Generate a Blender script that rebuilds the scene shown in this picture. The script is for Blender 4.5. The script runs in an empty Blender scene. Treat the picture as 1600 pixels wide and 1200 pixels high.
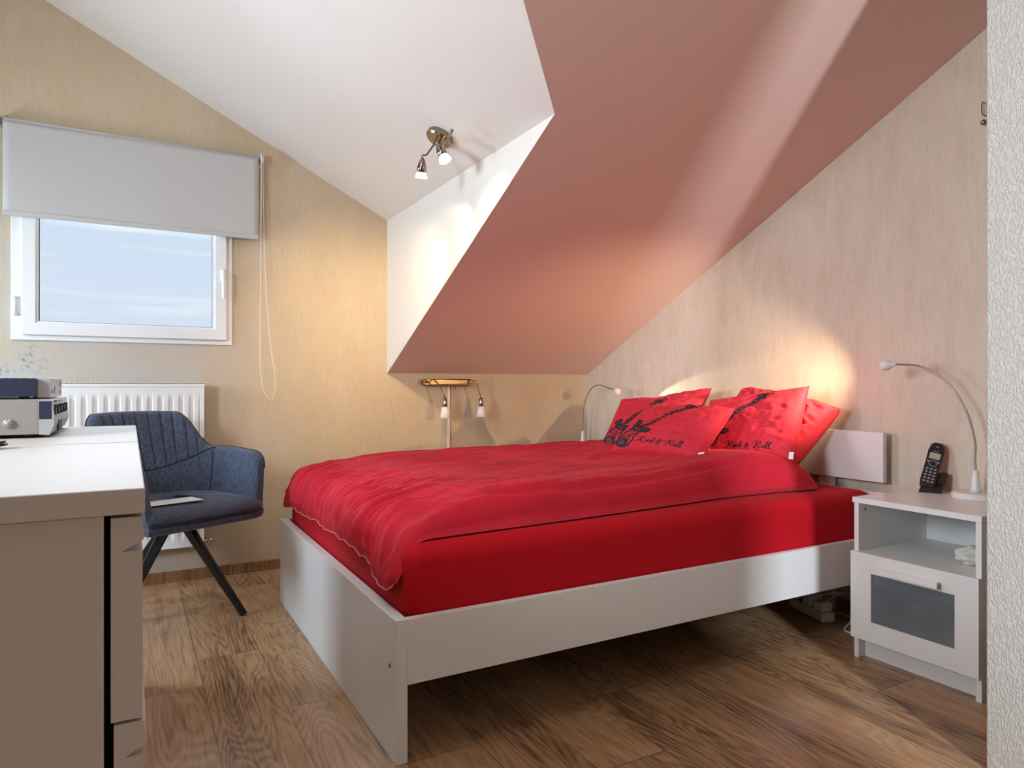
import bpy, bmesh, math, random
import numpy as np
from mathutils import Vector, Matrix, noise

# ---------------------------------------------------------------- camera, world, light
S = bpy.context.scene
COL = S.collection
PI = math.pi
F, YAW, HY, CH = 1068.3, math.radians(29.208), 601.5, 0.9012
cam_d = bpy.data.cameras.new('camera'); cam = bpy.data.objects.new('camera', cam_d); COL.objects.link(cam)
cam.location = (0, 0, CH); cam.rotation_euler = (PI/2, 0, -YAW)
cam_d.sensor_width = 36; cam_d.lens = 36*F/1600; cam_d.shift_y = (HY-600)/1600; cam_d.clip_start = 0.02
S.camera = cam
S.view_settings.view_transform = 'Standard'; S.view_settings.look = 'None'
S.view_settings.exposure = 1.0; S.view_settings.gamma = 1.0; S.view_settings.use_curve_mapping = False

def world():
    w = bpy.data.worlds.new('sky'); S.world = w; w.use_nodes = True
    nt = w.node_tree; nt.nodes.clear(); N = nt.nodes.new; L = nt.links.new
    tc = N('ShaderNodeTexCoord'); sep = N('ShaderNodeSeparateXYZ'); L(tc.outputs['Generated'], sep.inputs[0])
    r = N('ShaderNodeValToRGB'); L(sep.outputs['Z'], r.inputs[0])
    r.color_ramp.elements[0].position = 0.0; r.color_ramp.elements[0].color = (.73, .83, .93, 1)
    r.color_ramp.elements[1].position = 0.5; r.color_ramp.elements[1].color = (.60, .74, .92, 1)
    mp = N('ShaderNodeMapping'); mp.inputs['Scale'].default_value = (2.2, 2.2, 26); mp.inputs['Location'].default_value = (0.4, 0, 0.35)
    L(tc.outputs['Generated'], mp.inputs[0])
    ns = N('ShaderNodeTexNoise'); ns.inputs['Scale'].default_value = 1.6; ns.inputs['Detail'].default_value = 3; L(mp.outputs[0], ns.inputs[0])
    cr = N('ShaderNodeValToRGB'); cr.color_ramp.elements[0].position = .54; cr.color_ramp.elements[1].position = .72; L(ns.outputs[0], cr.inputs[0])
    mx = N('ShaderNodeMixRGB'); L(cr.outputs[0], mx.inputs[0]); L(r.outputs[0], mx.inputs[1]); mx.inputs[2].default_value = (.88, .93, .97, 1)
    bg = N('ShaderNodeBackground'); L(mx.outputs[0], bg.inputs[0]); bg.inputs[1].default_value = .52
    out = N('ShaderNodeOutputWorld'); L(bg.outputs[0], out.inputs[0])
world()

def lamp(name, kind, loc, target, energy, color, **k):
    d = bpy.data.lights.new(name, kind); o = bpy.data.objects.new(name, d); COL.objects.link(o)
    o.location = loc; d.energy = energy; d.color = color
    o.rotation_euler = (Vector(target)-Vector(loc)).to_track_quat('-Z', 'Y').to_euler()
    for a, b in k.items(): setattr(d, a, b)
    return o
# broad hazy daylight that comes in through the window opening
lamp('daylight_sun', 'SUN', (-2.3, 6, 1.75), (0.75, 2.3, 1.55), 10.0, (.74, .88, 1.0), angle=math.radians(100))
# daylight of the landing behind the doorway
lamp('landing_daylight', 'AREA', (0.46, -1.95, 1.65), (1.95, 1.5, .4), 64.0, (.80, .90, 1.0), shape='RECTANGLE', size=.14, size_y=.9)
# cool fill lights added on the left; no window is built there
lamp('side_fill', 'AREA', (-1.5, 1.02, 1.45), (2.1, 1.25, .25), 24.0, (.84, .92, 1.0), shape='RECTANGLE', size=.5, size_y=.6)
lamp('side_fill', 'AREA', (-1.45, 2.85, 1.20), (1.6, 1.9, .25), 16.0, (.66, .83, 1.0), shape='RECTANGLE', size=.7, size_y=.6)
# soft fill added out of view below the ceiling, no fixture there
lamp('ceiling_fill', 'AREA', (.12, 1.45, 2.12), (.9, 1.9, 0), 2.0, (1.0, .93, .84), shape='DISK', size=.5)

# ---------------------------------------------------------------- helpers
def tag(o, label=None, cat=None, group=None, kind=None):
    if label: o['label'] = label
    if cat: o['category'] = cat
    if group: o['group'] = group
    if kind: o['kind'] = kind
    return o
def empty(name, loc=(0, 0, 0), rz=0.0, label=None, cat=None, group=None):
    o = bpy.data.objects.new(name, None); COL.objects.link(o); o.location = loc; o.rotation_euler = (0, 0, rz)
    o.empty_display_size = .05
    return tag(o, label, cat, group)
def obj(name, bm, m, parent=None, smooth=False, mats=None):
    me = bpy.data.meshes.new(name); bm.normal_update(); bm.to_mesh(me); bm.free()
    o = bpy.data.objects.new(name, me); COL.objects.link(o)
    for x in (mats or [m]): me.materials.append(x)
    if smooth:
        for p in me.polygons: p.use_smooth = True
    if parent: o.parent = parent
    return o
def mobj(name, verts, faces, m, parent=None, smooth=True):
    me = bpy.data.meshes.new(name); me.from_pydata([tuple(v) for v in verts], [], faces); me.update()
    o = bpy.data.objects.new(name, me); COL.objects.link(o); me.materials.append(m)
    if smooth:
        for p in me.polygons: p.use_smooth = True
    if parent: o.parent = parent
    return o
def box(bm, x0, x1, y0, y1, z0, z1, b=0.0, seg=2, mi=0):
    r = bmesh.ops.create_cube(bm, size=1.0); vs = r['verts']
    for v in vs:
        v.co = Vector(((x0+x1)/2+v.co.x*(x1-x0), (y0+y1)/2+v.co.y*(y1-y0), (z0+z1)/2+v.co.z*(z1-z0)))
    fs = {f for v in vs for f in v.link_faces}
    for f in fs: f.material_index = mi
    if b > 0:
        es = {e for v in vs for e in v.link_edges}
        bmesh.ops.bevel(bm, geom=list(es), offset=b, segments=seg, profile=.5, affect='EDGES')
    return bm
def B(x0, x1, y0, y1, z0, z1, b=0.0, seg=2):
    return box(bmesh.new(), x0, x1, y0, y1, z0, z1, b, seg)
def smoothpts(pts, n=8):
    P = [Vector(p) for p in pts]; out = []
    for i in range(len(P)-1):
        p0 = P[max(i-1, 0)]; p1 = P[i]; p2 = P[i+1]; p3 = P[min(i+2, len(P)-1)]
        for k in range(n):
            t = k/n
            out.append(.5*((2*p1)+(p2-p0)*t+(2*p0-5*p1+4*p2-p3)*t*t+(3*p1-p0-3*p2+p3)*t**3))
    out.append(P[-1]); return out
def tube(bm, pts, r, seg=10, caps=True):
    P = [Vector(p) for p in pts]; n = len(P)
    R = r if isinstance(r, (list, tuple)) else [r]*n
    rings = []; up = None
    for i, p in enumerate(P):
        t = (P[min(i+1, n-1)]-P[max(i-1, 0)]).normalized()
        if up is None:
            up = t.orthogonal().normalized()
        up = (up-t*up.dot(t)).normalized(); q = t.cross(up)
        rings.append([bm.verts.new(p+(up*math.cos(a)+q*math.sin(a))*R[i]) for a in [2*PI*k/seg for k in range(seg)]])
    for i in range(n-1):
        for k in range(seg):
            bm.faces.new((rings[i][k], rings[i][(k+1) % seg], rings[i+1][(k+1) % seg], rings[i+1][k]))
    if caps:
        bm.faces.new(rings[0][::-1]); bm.faces.new(rings[-1])
    return bm
def lathe(bm, prof, origin=(0, 0, 0), axis=(0, 0, 1), seg=32, cap=True):
    ax = Vector(axis).normalized(); u = ax.orthogonal().normalized(); w = ax.cross(u); O = Vector(origin)
    rings = []
    for r, h in prof:
        rings.append([bm.verts.new(O+ax*h+(u*math.cos(a)+w*math.sin(a))*max(r, 1e-5)) for a in [2*PI*k/seg for k in range(seg)]])
    for i in range(len(rings)-1):
        for k in range(seg):
            bm.faces.new((rings[i][k], rings[i][(k+1) % seg], rings[i+1][(k+1) % seg], rings[i+1][k]))
    if cap:
        bm.faces.new(rings[0][::-1]); bm.faces.new(rings[-1])
    return bm
def LT(prof, origin=(0, 0, 0), axis=(0, 0, 1), seg=32): return lathe(bmesh.new(), prof, origin, axis, seg)
def copy_tree(o, parent=None):
    c = o.copy(); COL.objects.link(c)
    if parent: c.parent = parent
    for ch in list(o.children): copy_tree(ch, c)
    return c
def ray(x, y):
    k = (x-800)/F; c, s = math.cos(YAW), math.sin(YAW)
    return Vector((k*c+s, -k*s+c, (HY-y)/F))
def at(x, y, d): return Vector((0, 0, CH))+ray(x, y)*d      # a measured point of the room at depth d

# ---------------------------------------------------------------- materials
MATS = {}
def mat(name, color, rough=.5, metal=0.0, spec=.5, bump=None, var=None, coat=0.0, emit=None, trans=0.0, sss=None, sheen=0.0):
    """bump=(scale, strength, distance, stretch xyz); var=(scale, amount, stretch)"""
    m = bpy.data.materials.new(name); m.use_nodes = True; nt = m.node_tree; p = nt.nodes['Principled BSDF']
    N = nt.nodes.new; L = nt.links.new
    p.inputs['Base Color'].default_value = (*color, 1); p.inputs['Roughness'].default_value = rough
    p.inputs['Metallic'].default_value = metal; p.inputs['Specular IOR Level'].default_value = spec
    p.inputs['Coat Weight'].default_value = coat; p.inputs['Transmission Weight'].default_value = trans
    p.inputs['Sheen Weight'].default_value = sheen
    if emit:
        p.inputs['Emission Color'].default_value = (*emit[0], 1); p.inputs['Emission Strength'].default_value = emit[1]
    tc = N('ShaderNodeTexCoord')
    def nz(scale, stretch, detail=4, rgh=.55):
        mp = N('ShaderNodeMapping'); mp.inputs['Scale'].default_value = stretch; L(tc.outputs['Object'], mp.inputs[0])
        n = N('ShaderNodeTexNoise'); n.inputs['Scale'].default_value = scale; n.inputs['Detail'].default_value = detail
        n.inputs['Roughness'].default_value = rgh; L(mp.outputs[0], n.inputs[0]); return n
    if var:
        n = nz(var[0], var[2]); r = N('ShaderNodeValToRGB')
        r.color_ramp.elements[0].position = .3; r.color_ramp.elements[1].position = .7
        a = var[1]
        r.color_ramp.elements[0].color = (*[max(c*(1-a), 0) for c in color], 1)
        r.color_ramp.elements[1].color = (*[min(c*(1+a), 1) for c in color], 1)
        L(n.outputs[0], r.inputs[0]); L(r.outputs[0], p.inputs['Base Color'])
    if bump:
        n = nz(bump[0], bump[3]); b = N('ShaderNodeBump'); b.inputs['Strength'].default_value = bump[1]
        b.inputs['Distance'].default_value = bump[2]; L(n.outputs[0], b.inputs['Height']); L(b.outputs[0], p.inputs['Normal'])
    MATS[name] = m; return m
ONE = (1, 1, 1)
M_ceil = mat('white_ceiling_paint', (.78, .75, .70), .75, bump=(160, .15, .002, ONE))
M_slope = mat('slope_paint_bounce_tint', (.74, .53, .46), .7, bump=(160, .15, .002, ONE))  # white slope with the red bounce off the bed mixed into its colour
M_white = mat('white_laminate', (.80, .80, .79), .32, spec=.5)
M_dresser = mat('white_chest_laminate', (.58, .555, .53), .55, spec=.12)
M_upvc = mat('white_window_plastic', (.82, .84, .84), .3)
M_rad = mat('radiator_enamel', (.84, .84, .82), .3)
M_bolt = mat('grey_metal_cap', (.35, .35, .35), .35, .8)
M_dark = mat('dark_gap', (.02, .02, .02), .8)
M_blind = mat('roller_blind_cloth', (.52, .52, .51), .85, bump=(500, .2, .001, ONE))
M_chain = mat('blind_chain_plastic', (.86, .80, .68), .45)
M_red = mat('red_cotton', (.60, .016, .036), .72, bump=(34, .45, .006, (1, 3.2, 1)), var=(5, .10, ONE), sheen=.03, spec=.18)
M_sheet = mat('red_jersey_sheet', (.50, .004, .012), .75, bump=(14, .15, .004, (1, 1, 5)), sheen=.02, spec=.15)
M_cush = mat('red_cushion_cotton', (.62, .028, .050), .75, bump=(22, .22, .005, ONE), var=(7, .08, ONE), sheen=.03, spec=.2)
M_ink = mat('black_print', (.030, .010, .014), .7)
M_inkgrey = mat('grey_print', (.10, .06, .07), .7)
M_tag = mat('white_cloth_tag', (.85, .80, .76), .8)
M_brass = mat('antique_brass', (.40, .29, .14), .24, 1.0)
M_nickel = mat('dark_nickel', (.30, .25, .20), .20, 1.0)
M_frost = mat('frosted_white_glass', (.86, .82, .78), .35, coat=.3)
M_bulb = mat('lit_halogen_bulb', (1, .95, .85), .3, emit=((1.0, .88, .64), 1.6))
M_lampw = mat('white_lamp_enamel', (.78, .76, .74), .35)
M_lampa = mat('grey_lamp_arm', (.42, .40, .38), .35, .7)
M_led = mat('lit_lamp_lens', (1, .9, .7), .3, emit=((1.0, .85, .62), 8.0))
M_blk = mat('black_phone_plastic', (.018, .014, .018), .3)
M_key = mat('phone_keys', (.28, .28, .30), .4)
M_lcd = mat('phone_screen', (.42, .42, .32), .3)
M_tubew = mat('white_cable_duct', (.82, .70, .62), .4)
M_legm = mat('black_leg_metal', (.035, .035, .04), .22, .85)
M_fabric = mat('blue_grey_weave', (.058, .074, .120), .85, bump=(420, .5, .0012, (1, 1, .35)), var=(160, .5, (1, 1, .25)), sheen=.15)
M_piping = mat('navy_piping', (.015, .018, .03), .7)
M_silver = mat('silver_plastic', (.36, .335, .31), .38, .25)
M_silver2 = mat('light_silver_front', (.52, .53, .55), .3, .3)
M_navy = mat('dark_blue_black_case', (.035, .045, .085), .35, .3)
M_cable = mat('white_cable_plastic', (.72, .68, .64), .45)
M_towel = mat('white_fluffy_cloth', (.78, .78, .72), .95, bump=(120, .8, .004, ONE))
M_paper = mat('white_paper', (.85, .87, .90), .6)
M_chrome = mat('chrome_valve', (.65, .60, .52), .2, 1.0)
M_post = mat('bed_base_black', (.02, .018, .02), .8)
M_smoke = mat('frosted_grey_drawer_glass', (.145, .165, .18), .22, coat=.4, var=(9, .12, (1, 1, 2)))

def wallpaper(name, base, tint, mould=False, streak=.06, warm=(.62, .47, .28)):
    m = bpy.data.materials.new(name); m.use_nodes = True; nt = m.node_tree; p = nt.nodes['Principled BSDF']
    N = nt.nodes.new; L = nt.links.new; tc = N('ShaderNodeTexCoord')
    def nz(scale, st, detail=5, r=.6):
        mp = N('ShaderNodeMapping'); mp.inputs['Scale'].default_value = st; L(tc.outputs['Object'], mp.inputs[0])
        n = N('ShaderNodeTexNoise'); n.inputs['Scale'].default_value = scale; n.inputs['Detail'].default_value = detail
        n.inputs['Roughness'].default_value = r; L(mp.outputs[0], n.inputs[0]); return n
    n1 = nz(3.0, (1, 1, .6)); n2 = nz(110, (1, 1, .12), 4); n3 = nz(14, (1, 1, .28), 4, .7)
    r1 = N('ShaderNodeValToRGB'); r1.color_ramp.elements[0].position = .35; r1.color_ramp.elements[1].position = .68
    r1.color_ramp.elements[0].color = (*base, 1); r1.color_ramp.elements[1].color = (*tint, 1); L(n1.outputs[0], r1.inputs[0])
    r3 = N('ShaderNodeValToRGB'); r3.color_ramp.elements[0].position = .45; r3.color_ramp.elements[1].position = .66; L(n3.outputs[0], r3.inputs[0])
    mx = N('ShaderNodeMixRGB'); mx.blend_type = 'MIX'; mx.inputs[2].default_value = (*warm, 1)
    mul = N('ShaderNodeMath'); mul.operation = 'MULTIPLY'; mul.inputs[1].default_value = .48; L(r3.outputs[0], mul.inputs[0])
    L(mul.outputs[0], mx.inputs[0]); L(r1.outputs[0], mx.inputs[1])
    r2 = N('ShaderNodeValToRGB'); r2.color_ramp.elements[0].position = .38; r2.color_ramp.elements[1].position = .62
    g = 1-streak; r2.color_ramp.elements[0].color = (g, g, g, 1); r2.color_ramp.elements[1].color = (1, 1, 1, 1); L(n2.outputs[0], r2.inputs[0])
    m2 = N('ShaderNodeMixRGB'); m2.blend_type = 'MULTIPLY'; m2.inputs[0].default_value = 1; L(mx.outputs[0], m2.inputs[1]); L(r2.outputs[0], m2.inputs[2])
    last = m2.outputs[0]
    if mould:                                     # grey damp bloom under and beside the window, with black speckles
        sep = N('ShaderNodeSeparateXYZ'); L(tc.outputs['Object'], sep.inputs[0])
        def mr(src, a, b):
            q = N('ShaderNodeMapRange'); q.inputs[1].default_value = a; q.inputs[2].default_value = b; L(src, q.inputs[0]); return q.outputs[0]
        def mm(op, a, b):
            q = N('ShaderNodeMath'); q.operation = op
            for i, v in enumerate((a, b)):
                if isinstance(v, float): q.inputs[i].default_value = v
                else: L(v, q.inputs[i])
            return q.outputs[0]
        fx = mr(sep.outputs['X'], .75, .0); fz = mr(sep.outputs['Z'], 1.75, 1.2)
        area = mm('MULTIPLY', fx, fz)
        nb = nz(6, ONE, 4); area2 = mm('MULTIPLY', area, mr(nb.outputs[0], .2, .7))
        g1 = N('ShaderNodeMixRGB'); L(area2, g1.inputs[0]); L(last, g1.inputs[1]); g1.inputs[2].default_value = (.50, .495, .475, 1)
        sx = mr(sep.outputs['X'], -.24, -.40); sz = mr(sep.outputs['Z'], 1.45, 1.1)
        sp = nz(70, ONE, 6, .8); sb = nz(9, ONE, 2)
        spk = mm('MULTIPLY', mm('MULTIPLY', mr(sp.outputs[0], .52, .61), mr(sb.outputs[0], .43, .56)), mm('MULTIPLY', sx, sz))
        g2 = N('ShaderNodeMixRGB'); L(mm('MULTIPLY', spk, .9), g2.inputs[0]); L(g1.outputs[0], g2.inputs[1]); g2.inputs[2].default_value = (.12, .14, .15, 1)
        last = g2.outputs[0]
    L(last, p.inputs['Base Color']); p.inputs['Roughness'].default_value = .62; p.inputs['Specular IOR Level'].default_value = .35
    nb = nz(260, (1, 1, .25), 4, .7); b = N('ShaderNodeBump'); b.inputs['Strength'].default_value = .35; b.inputs['Distance'].default_value = .002
    L(nb.outputs[0], b.inputs['Height']); L(b.outputs[0], p.inputs['Normal'])
    return m
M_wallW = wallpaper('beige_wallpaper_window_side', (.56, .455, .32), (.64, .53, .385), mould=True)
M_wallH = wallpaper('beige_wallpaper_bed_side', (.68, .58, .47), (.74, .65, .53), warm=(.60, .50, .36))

def plaster():
    m = bpy.data.materials.new('rough_wall_plaster'); m.use_nodes = True; nt = m.node_tree; p = nt.nodes['Principled BSDF']
    N = nt.nodes.new; L = nt.links.new; tc = N('ShaderNodeTexCoord')
    p.inputs['Base Color'].default_value = (.50, .47, .425, 1); p.inputs['Roughness'].default_value = .8
    mp = N('ShaderNodeMapping'); mp.inputs['Scale'].default_value = (1, 1, .45); L(tc.outputs['Object'], mp.inputs[0])
    n = N('ShaderNodeTexNoise'); n.inputs['Scale'].default_value = 230; n.inputs['Detail'].default_value = 4; n.inputs['Distortion'].default_value = .15; L(mp.outputs[0], n.inputs[0])
    r = N('ShaderNodeValToRGB'); r.color_ramp.elements[0].position = .42; r.color_ramp.elements[1].position = .60; L(n.outputs[0], r.inputs[0])
    b = N('ShaderNodeBump'); b.inputs['Strength'].default_value = .7; b.inputs['Distance'].default_value = .003
    L(r.outputs[0], b.inputs['Height']); L(b.outputs[0], p.inputs['Normal']); return m
M_plaster = plaster()

def woodfloor(name='oak_laminate', light=(.56, .35, .185), mid=(.38, .215, .110), dark=(.12, .062, .032), planks=True, rough=.28):
    m = bpy.data.materials.new(name); m.use_nodes = True; nt = m.node_tree; p = nt.nodes['Principled BSDF']
    N = nt.nodes.new; L = nt.links.new; tc = N('ShaderNodeTexCoord')
    sep = N('ShaderNodeSeparateXYZ'); L(tc.outputs['Object'], sep.inputs[0])
    def mm(op, a, b=None):
        q = N('ShaderNodeMath'); q.operation = op
        for i, v in enumerate((a, b)):
            if v is None: continue
            if isinstance(v, (float, int)): q.inputs[i].default_value = v
            else: L(v, q.inputs[i])
        return q.outputs[0]
    W, LEN = .192, 1.28
    px = mm('DIVIDE', sep.outputs['X'], W); col = mm('FLOOR', px)
    wn = N('ShaderNodeTexWhiteNoise'); wn.noise_dimensions = '1D'; L(col, wn.inputs['W'])
    py = mm('ADD', mm('DIVIDE', sep.outputs['Y'], LEN), mm('MULTIPLY', wn.outputs['Value'], 7.3)); row = mm('FLOOR', py)
    idv = N('ShaderNodeCombineXYZ'); L(col, idv.inputs[0]); L(row, idv.inputs[1])
    wn2 = N('ShaderNodeTexWhiteNoise'); wn2.noise_dimensions = '3D'; L(idv.outputs[0], wn2.inputs['Vector'])
    pid = wn2.outputs['Value']
    # grain coordinates, shifted per plank
    cx = N('ShaderNodeCombineXYZ'); L(mm('ADD', sep.outputs['X'], mm('MULTIPLY', pid, 13.0)), cx.inputs[0])
    L(mm('ADD', mm('MULTIPLY', sep.outputs['Y'], .16), mm('MULTIPLY', pid, 31.0)), cx.inputs[1]); L(mm('MULTIPLY', pid, 9.0), cx.inputs[2])
    big = N('ShaderNodeTexNoise'); big.inputs['Scale'].default_value = 5.0; big.inputs['Detail'].default_value = 2; big.inputs['Distortion'].default_value = .4; L(cx.outputs[0], big.inputs[0])
    rings = mm('FRACT', mm('MULTIPLY', big.outputs[0], 34.0)); tri = mm('ABSOLUTE', mm('SUBTRACT', rings, .5))     # cathedral rings
    fine = N('ShaderNodeTexNoise'); fine.inputs['Scale'].default_value = 120.0; fine.inputs['Detail'].default_value = 5; fine.inputs['Roughness'].default_value = .7
    mpf = N('ShaderNodeMapping'); mpf.inputs['Scale'].default_value = (1, .35, 1); L(cx.outputs[0], mpf.inputs[0]); L(mpf.outputs[0], fine.inputs[0])
    med = N('ShaderNodeTexNoise'); med.inputs['Scale'].default_value = 9.0; med.inputs['Detail'].default_value = 6; med.inputs['Roughness'].default_value = .65; L(cx.outputs[0], med.inputs[0])
    v = mm('ADD', mm('MULTIPLY', tri, .34), mm('MULTIPLY', fine.outputs[0], .80))
    v = mm('ADD', v, mm('MULTIPLY', med.outputs[0], .65)); v = mm('ADD', v, mm('MULTIPLY', pid, .16)); v = mm('SUBTRACT', v, .37)
    r = N('ShaderNodeValToRGB'); e = r.color_ramp.elements
    e[0].position = .26; e[0].color = (*dark, 1); e[1].position = .82; e[1].color = (*light, 1)
    q = r.color_ramp.elements.new(.50); q.color = (*mid, 1); L(v, r.inputs[0])
    # knots
    vor = N('ShaderNodeTexVoronoi'); vor.inputs['Scale'].default_value = 2.6; vor.inputs['Randomness'].default_value = 1
    mk = N('ShaderNodeMapping'); mk.inputs['Scale'].default_value = (1.3, .55, 1)
    nzk = N('ShaderNodeTexNoise'); nzk.inputs['Scale'].default_value = 14; L(tc.outputs['Object'], nzk.inputs[0])
    mxk = N('ShaderNodeMixRGB'); mxk.blend_type = 'ADD'; mxk.inputs[0].default_value = .05; L(tc.outputs['Object'], mxk.inputs[1]); L(nzk.outputs['Color'], mxk.inputs[2])
    L(mxk.outputs[0], mk.inputs[0]); L(mk.outputs[0], vor.inputs[0])
    kr = N('ShaderNodeValToRGB'); kr.color_ramp.elements[0].position = .03; kr.color_ramp.elements[0].color = (.16, .12, .10, 1)
    kr.color_ramp.elements[1].position = .13; kr.color_ramp.elements[1].color = (1, 1, 1, 1); L(vor.outputs['Distance'], kr.inputs[0])
    mk2 = N('ShaderNodeMixRGB'); mk2.blend_type = 'MULTIPLY'; mk2.inputs[0].default_value = .85; L(r.outputs[0], mk2.inputs[1]); L(kr.outputs[0], mk2.inputs[2])
    last = mk2.outputs[0]; hgt = v
    if planks:
        fx = mm('FRACT', px); ex = mm('MINIMUM', fx, mm('SUBTRACT', 1.0, fx)); fy = mm('FRACT', py); ey = mm('MINIMUM', fy, mm('SUBTRACT', 1.0, fy))
        gx = N('ShaderNodeMapRange'); gx.inputs[2].default_value = .012; L(ex, gx.inputs[0])
        gy = N('ShaderNodeMapRange'); gy.inputs[2].default_value = .0022; L(ey, gy.inputs[0])
        gap = mm('MULTIPLY', gx.outputs[0], gy.outputs[0])
        g = N('ShaderNodeMapRange'); g.inputs[3].default_value = .35; L(gap, g.inputs[0])
        mg = N('ShaderNodeMixRGB'); mg.blend_type = 'MULTIPLY'; mg.inputs[0].default_value = 1; L(last, mg.inputs[1]); L(g.outputs[0], mg.inputs[2])
        last = mg.outputs[0]; hgt = mm('ADD', mm('MULTIPLY', v, .25), gap)
    L(last, p.inputs['Base Color'])
    rr = N('ShaderNodeMapRange'); rr.inputs[3].default_value = rough+.10; rr.inputs[4].default_value = rough-.02; L(fine.outputs[0], rr.inputs[0])
    L(rr.outputs[0], p.inputs['Roughness'])
    b = N('ShaderNodeBump'); b.inputs['Strength'].default_value = .35; b.inputs['Distance'].default_value = .0012; L(hgt, b.inputs['Height']); L(b.outputs[0], p.inputs['Normal'])
    return m
M_floor = woodfloor()
M_skirt = woodfloor('oak_skirting', (.34, .17, .075), (.26, .12, .05), (.10, .045, .02), planks=False, rough=.35)

def pane_mat():
    m = bpy.data.materials.new('window_glass'); m.use_nodes = True; nt = m.node_tree; nt.nodes.clear(); N = nt.nodes.new; L = nt.links.new
    t = N('ShaderNodeBsdfTransparent'); t.inputs[0].default_value = (.97, .98, 1, 1); g = N('ShaderNodeBsdfGlossy'); g.inputs['Roughness'].default_value = .02
    f = N('ShaderNodeFresnel'); f.inputs[0].default_value = 1.45; mx = N('ShaderNodeMixShader'); L(f.outputs[0], mx.inputs[0]); L(t.outputs[0], mx.inputs[1]); L(g.outputs[0], mx.inputs[2])
    o = N('ShaderNodeOutputMaterial'); L(mx.outputs[0], o.inputs[0]); return m
M_pane = pane_mat()

# ---------------------------------------------------------------- the room
YW, XH = 3.5107, 2.5011           # window wall, headboard wall
ZK, ZC, XC, YC = .9642, 1.777, 1.2013, 1.8644
KS, KD = (ZC-ZK)/(YW-YC), .5028   # pitch of the main slope, pitch of the dormer ceiling
YB = -.35; ZT = ZK+KS*(YW-YB)
XR = -.8; ZR = ZC+KD*(XC-XR); YR = YW-(ZR-ZK)/KS
XL = -1.6; ZL = ZR-KD*(XR-XL); YL = YW-(ZL-ZK)/KS
def poly_slab(name, pts, n, th, m):
    """a flat polygon pushed back by th along n, one closed mesh"""
    bm = bmesh.new(); n = Vector(n).normalized()*th
    a = [bm.verts.new(p) for p in pts]; b = [bm.verts.new(Vector(p)+n) for p in pts]
    bm.faces.new(a); bm.faces.new(b[::-1])
    for i in range(len(a)):
        j = (i+1) % len(a); bm.faces.new((a[j], a[i], b[i], b[j]))
    bmesh.ops.recalc_face_normals(bm, faces=bm.faces)
    return tag(obj(name, bm, m), kind='structure')
tag(obj('floor', B(XL-.1, 3.2, -2.7, YW+.12, -.05, 0), M_floor), kind='structure')
# window wall with its opening
WX0, WX1, WZ0, WZ1 = -.40, .395, 1.13, 1.87
bm = bmesh.new()
box(bm, XL-.1, WX0, YW, YW+.14, 0, ZR+.2); box(bm, WX1, XH+.12, YW, YW+.14, 0, ZR+.2)
box(bm, WX0, WX1, YW, YW+.14, 0, WZ0); box(bm, WX0, WX1, YW, YW+.14, WZ1, ZR+.2)
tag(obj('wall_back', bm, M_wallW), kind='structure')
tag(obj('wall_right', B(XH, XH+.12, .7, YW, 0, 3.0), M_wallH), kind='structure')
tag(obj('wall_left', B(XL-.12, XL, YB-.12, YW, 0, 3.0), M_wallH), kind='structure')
tag(obj('wall_chimney', B(1.75, 3.2, YB-.12, .856, 0, 3.0, .004), M_plaster), kind='structure')
bm = bmesh.new(); box(bm, XL, 1.03, YB-.12, YB, 0, 3.0); box(bm, 1.03, 1.75, YB-.12, YB, 2.05, 3.0)
M_brown = mat('brown_bounce_wall', (.20, .12, .07), .6, bump=(30, .2, .002, (1, 1, .1)))  # unseen wall coloured brown so its bounce dims and browns the chest end
tag(obj('wall_front', bm, M_brown), kind='structure')
# landing beyond the doorway
bm = bmesh.new(); box(bm, -.2, 3.2, -2.75, -2.65, 0, 2.5); box(bm, -.3, -.2, -2.75, YB-.12, 0, 2.5); box(bm, 3.1, 3.2, -2.65, YB-.12, 0, 2.5)
tag(obj('wall_landing', bm, M_ceil), kind='structure')
tag(obj('ceiling_landing', B(-.3, 3.2, -2.75, YB-.12, 2.5, 2.55), M_ceil), kind='structure')
# sloping ceilings
up = (0, KS, 1)
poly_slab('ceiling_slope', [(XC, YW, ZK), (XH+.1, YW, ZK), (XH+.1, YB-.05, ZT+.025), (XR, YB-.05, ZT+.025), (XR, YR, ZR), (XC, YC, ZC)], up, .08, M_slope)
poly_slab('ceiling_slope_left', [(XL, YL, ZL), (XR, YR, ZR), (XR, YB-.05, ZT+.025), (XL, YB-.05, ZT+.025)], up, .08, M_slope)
poly_slab('ceiling_dormer', [(XC, YW, ZC), (XC, YC, ZC), (XR, YR, ZR), (XR, YW, ZR)], (KD, 0, 1), .08, M_ceil)
poly_slab('ceiling_dormer_left', [(XL, YW, ZL), (XL, YL, ZL), (XR, YR, ZR), (XR, YW, ZR)], (-KD, 0, 1), .08, M_ceil)
poly_slab('wall_dormer_cheek', [(XC-.002, YW, ZK), (XC-.002, YW, ZC+.001), (XC-.002, YC-.003, ZC+.001)], (1, 0, 0), .001, M_ceil)
def skirting(name, pts, th=.015, h=.045):
    bm = bmesh.new(); (x0, y0), (x1, y1) = pts
    if y0 == y1: box(bm, x0, x1, y0-th, y0, .004, h, .003); box(bm, x0, x1, y0-th-.008, y0, 0, .010, .002)
    else: box(bm, x0-th, x0, y0, y1, .004, h, .003); box(bm, x0-th-.008, x0, y0, y1, 0, .010, .002)
    return tag(obj(name, bm, M_skirt), kind='structure')
skirting('baseboard_back', [(XL, YW), (XH, YW)])
skirting('baseboard_right', [(XH, .856), (XH, YW)])

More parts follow.
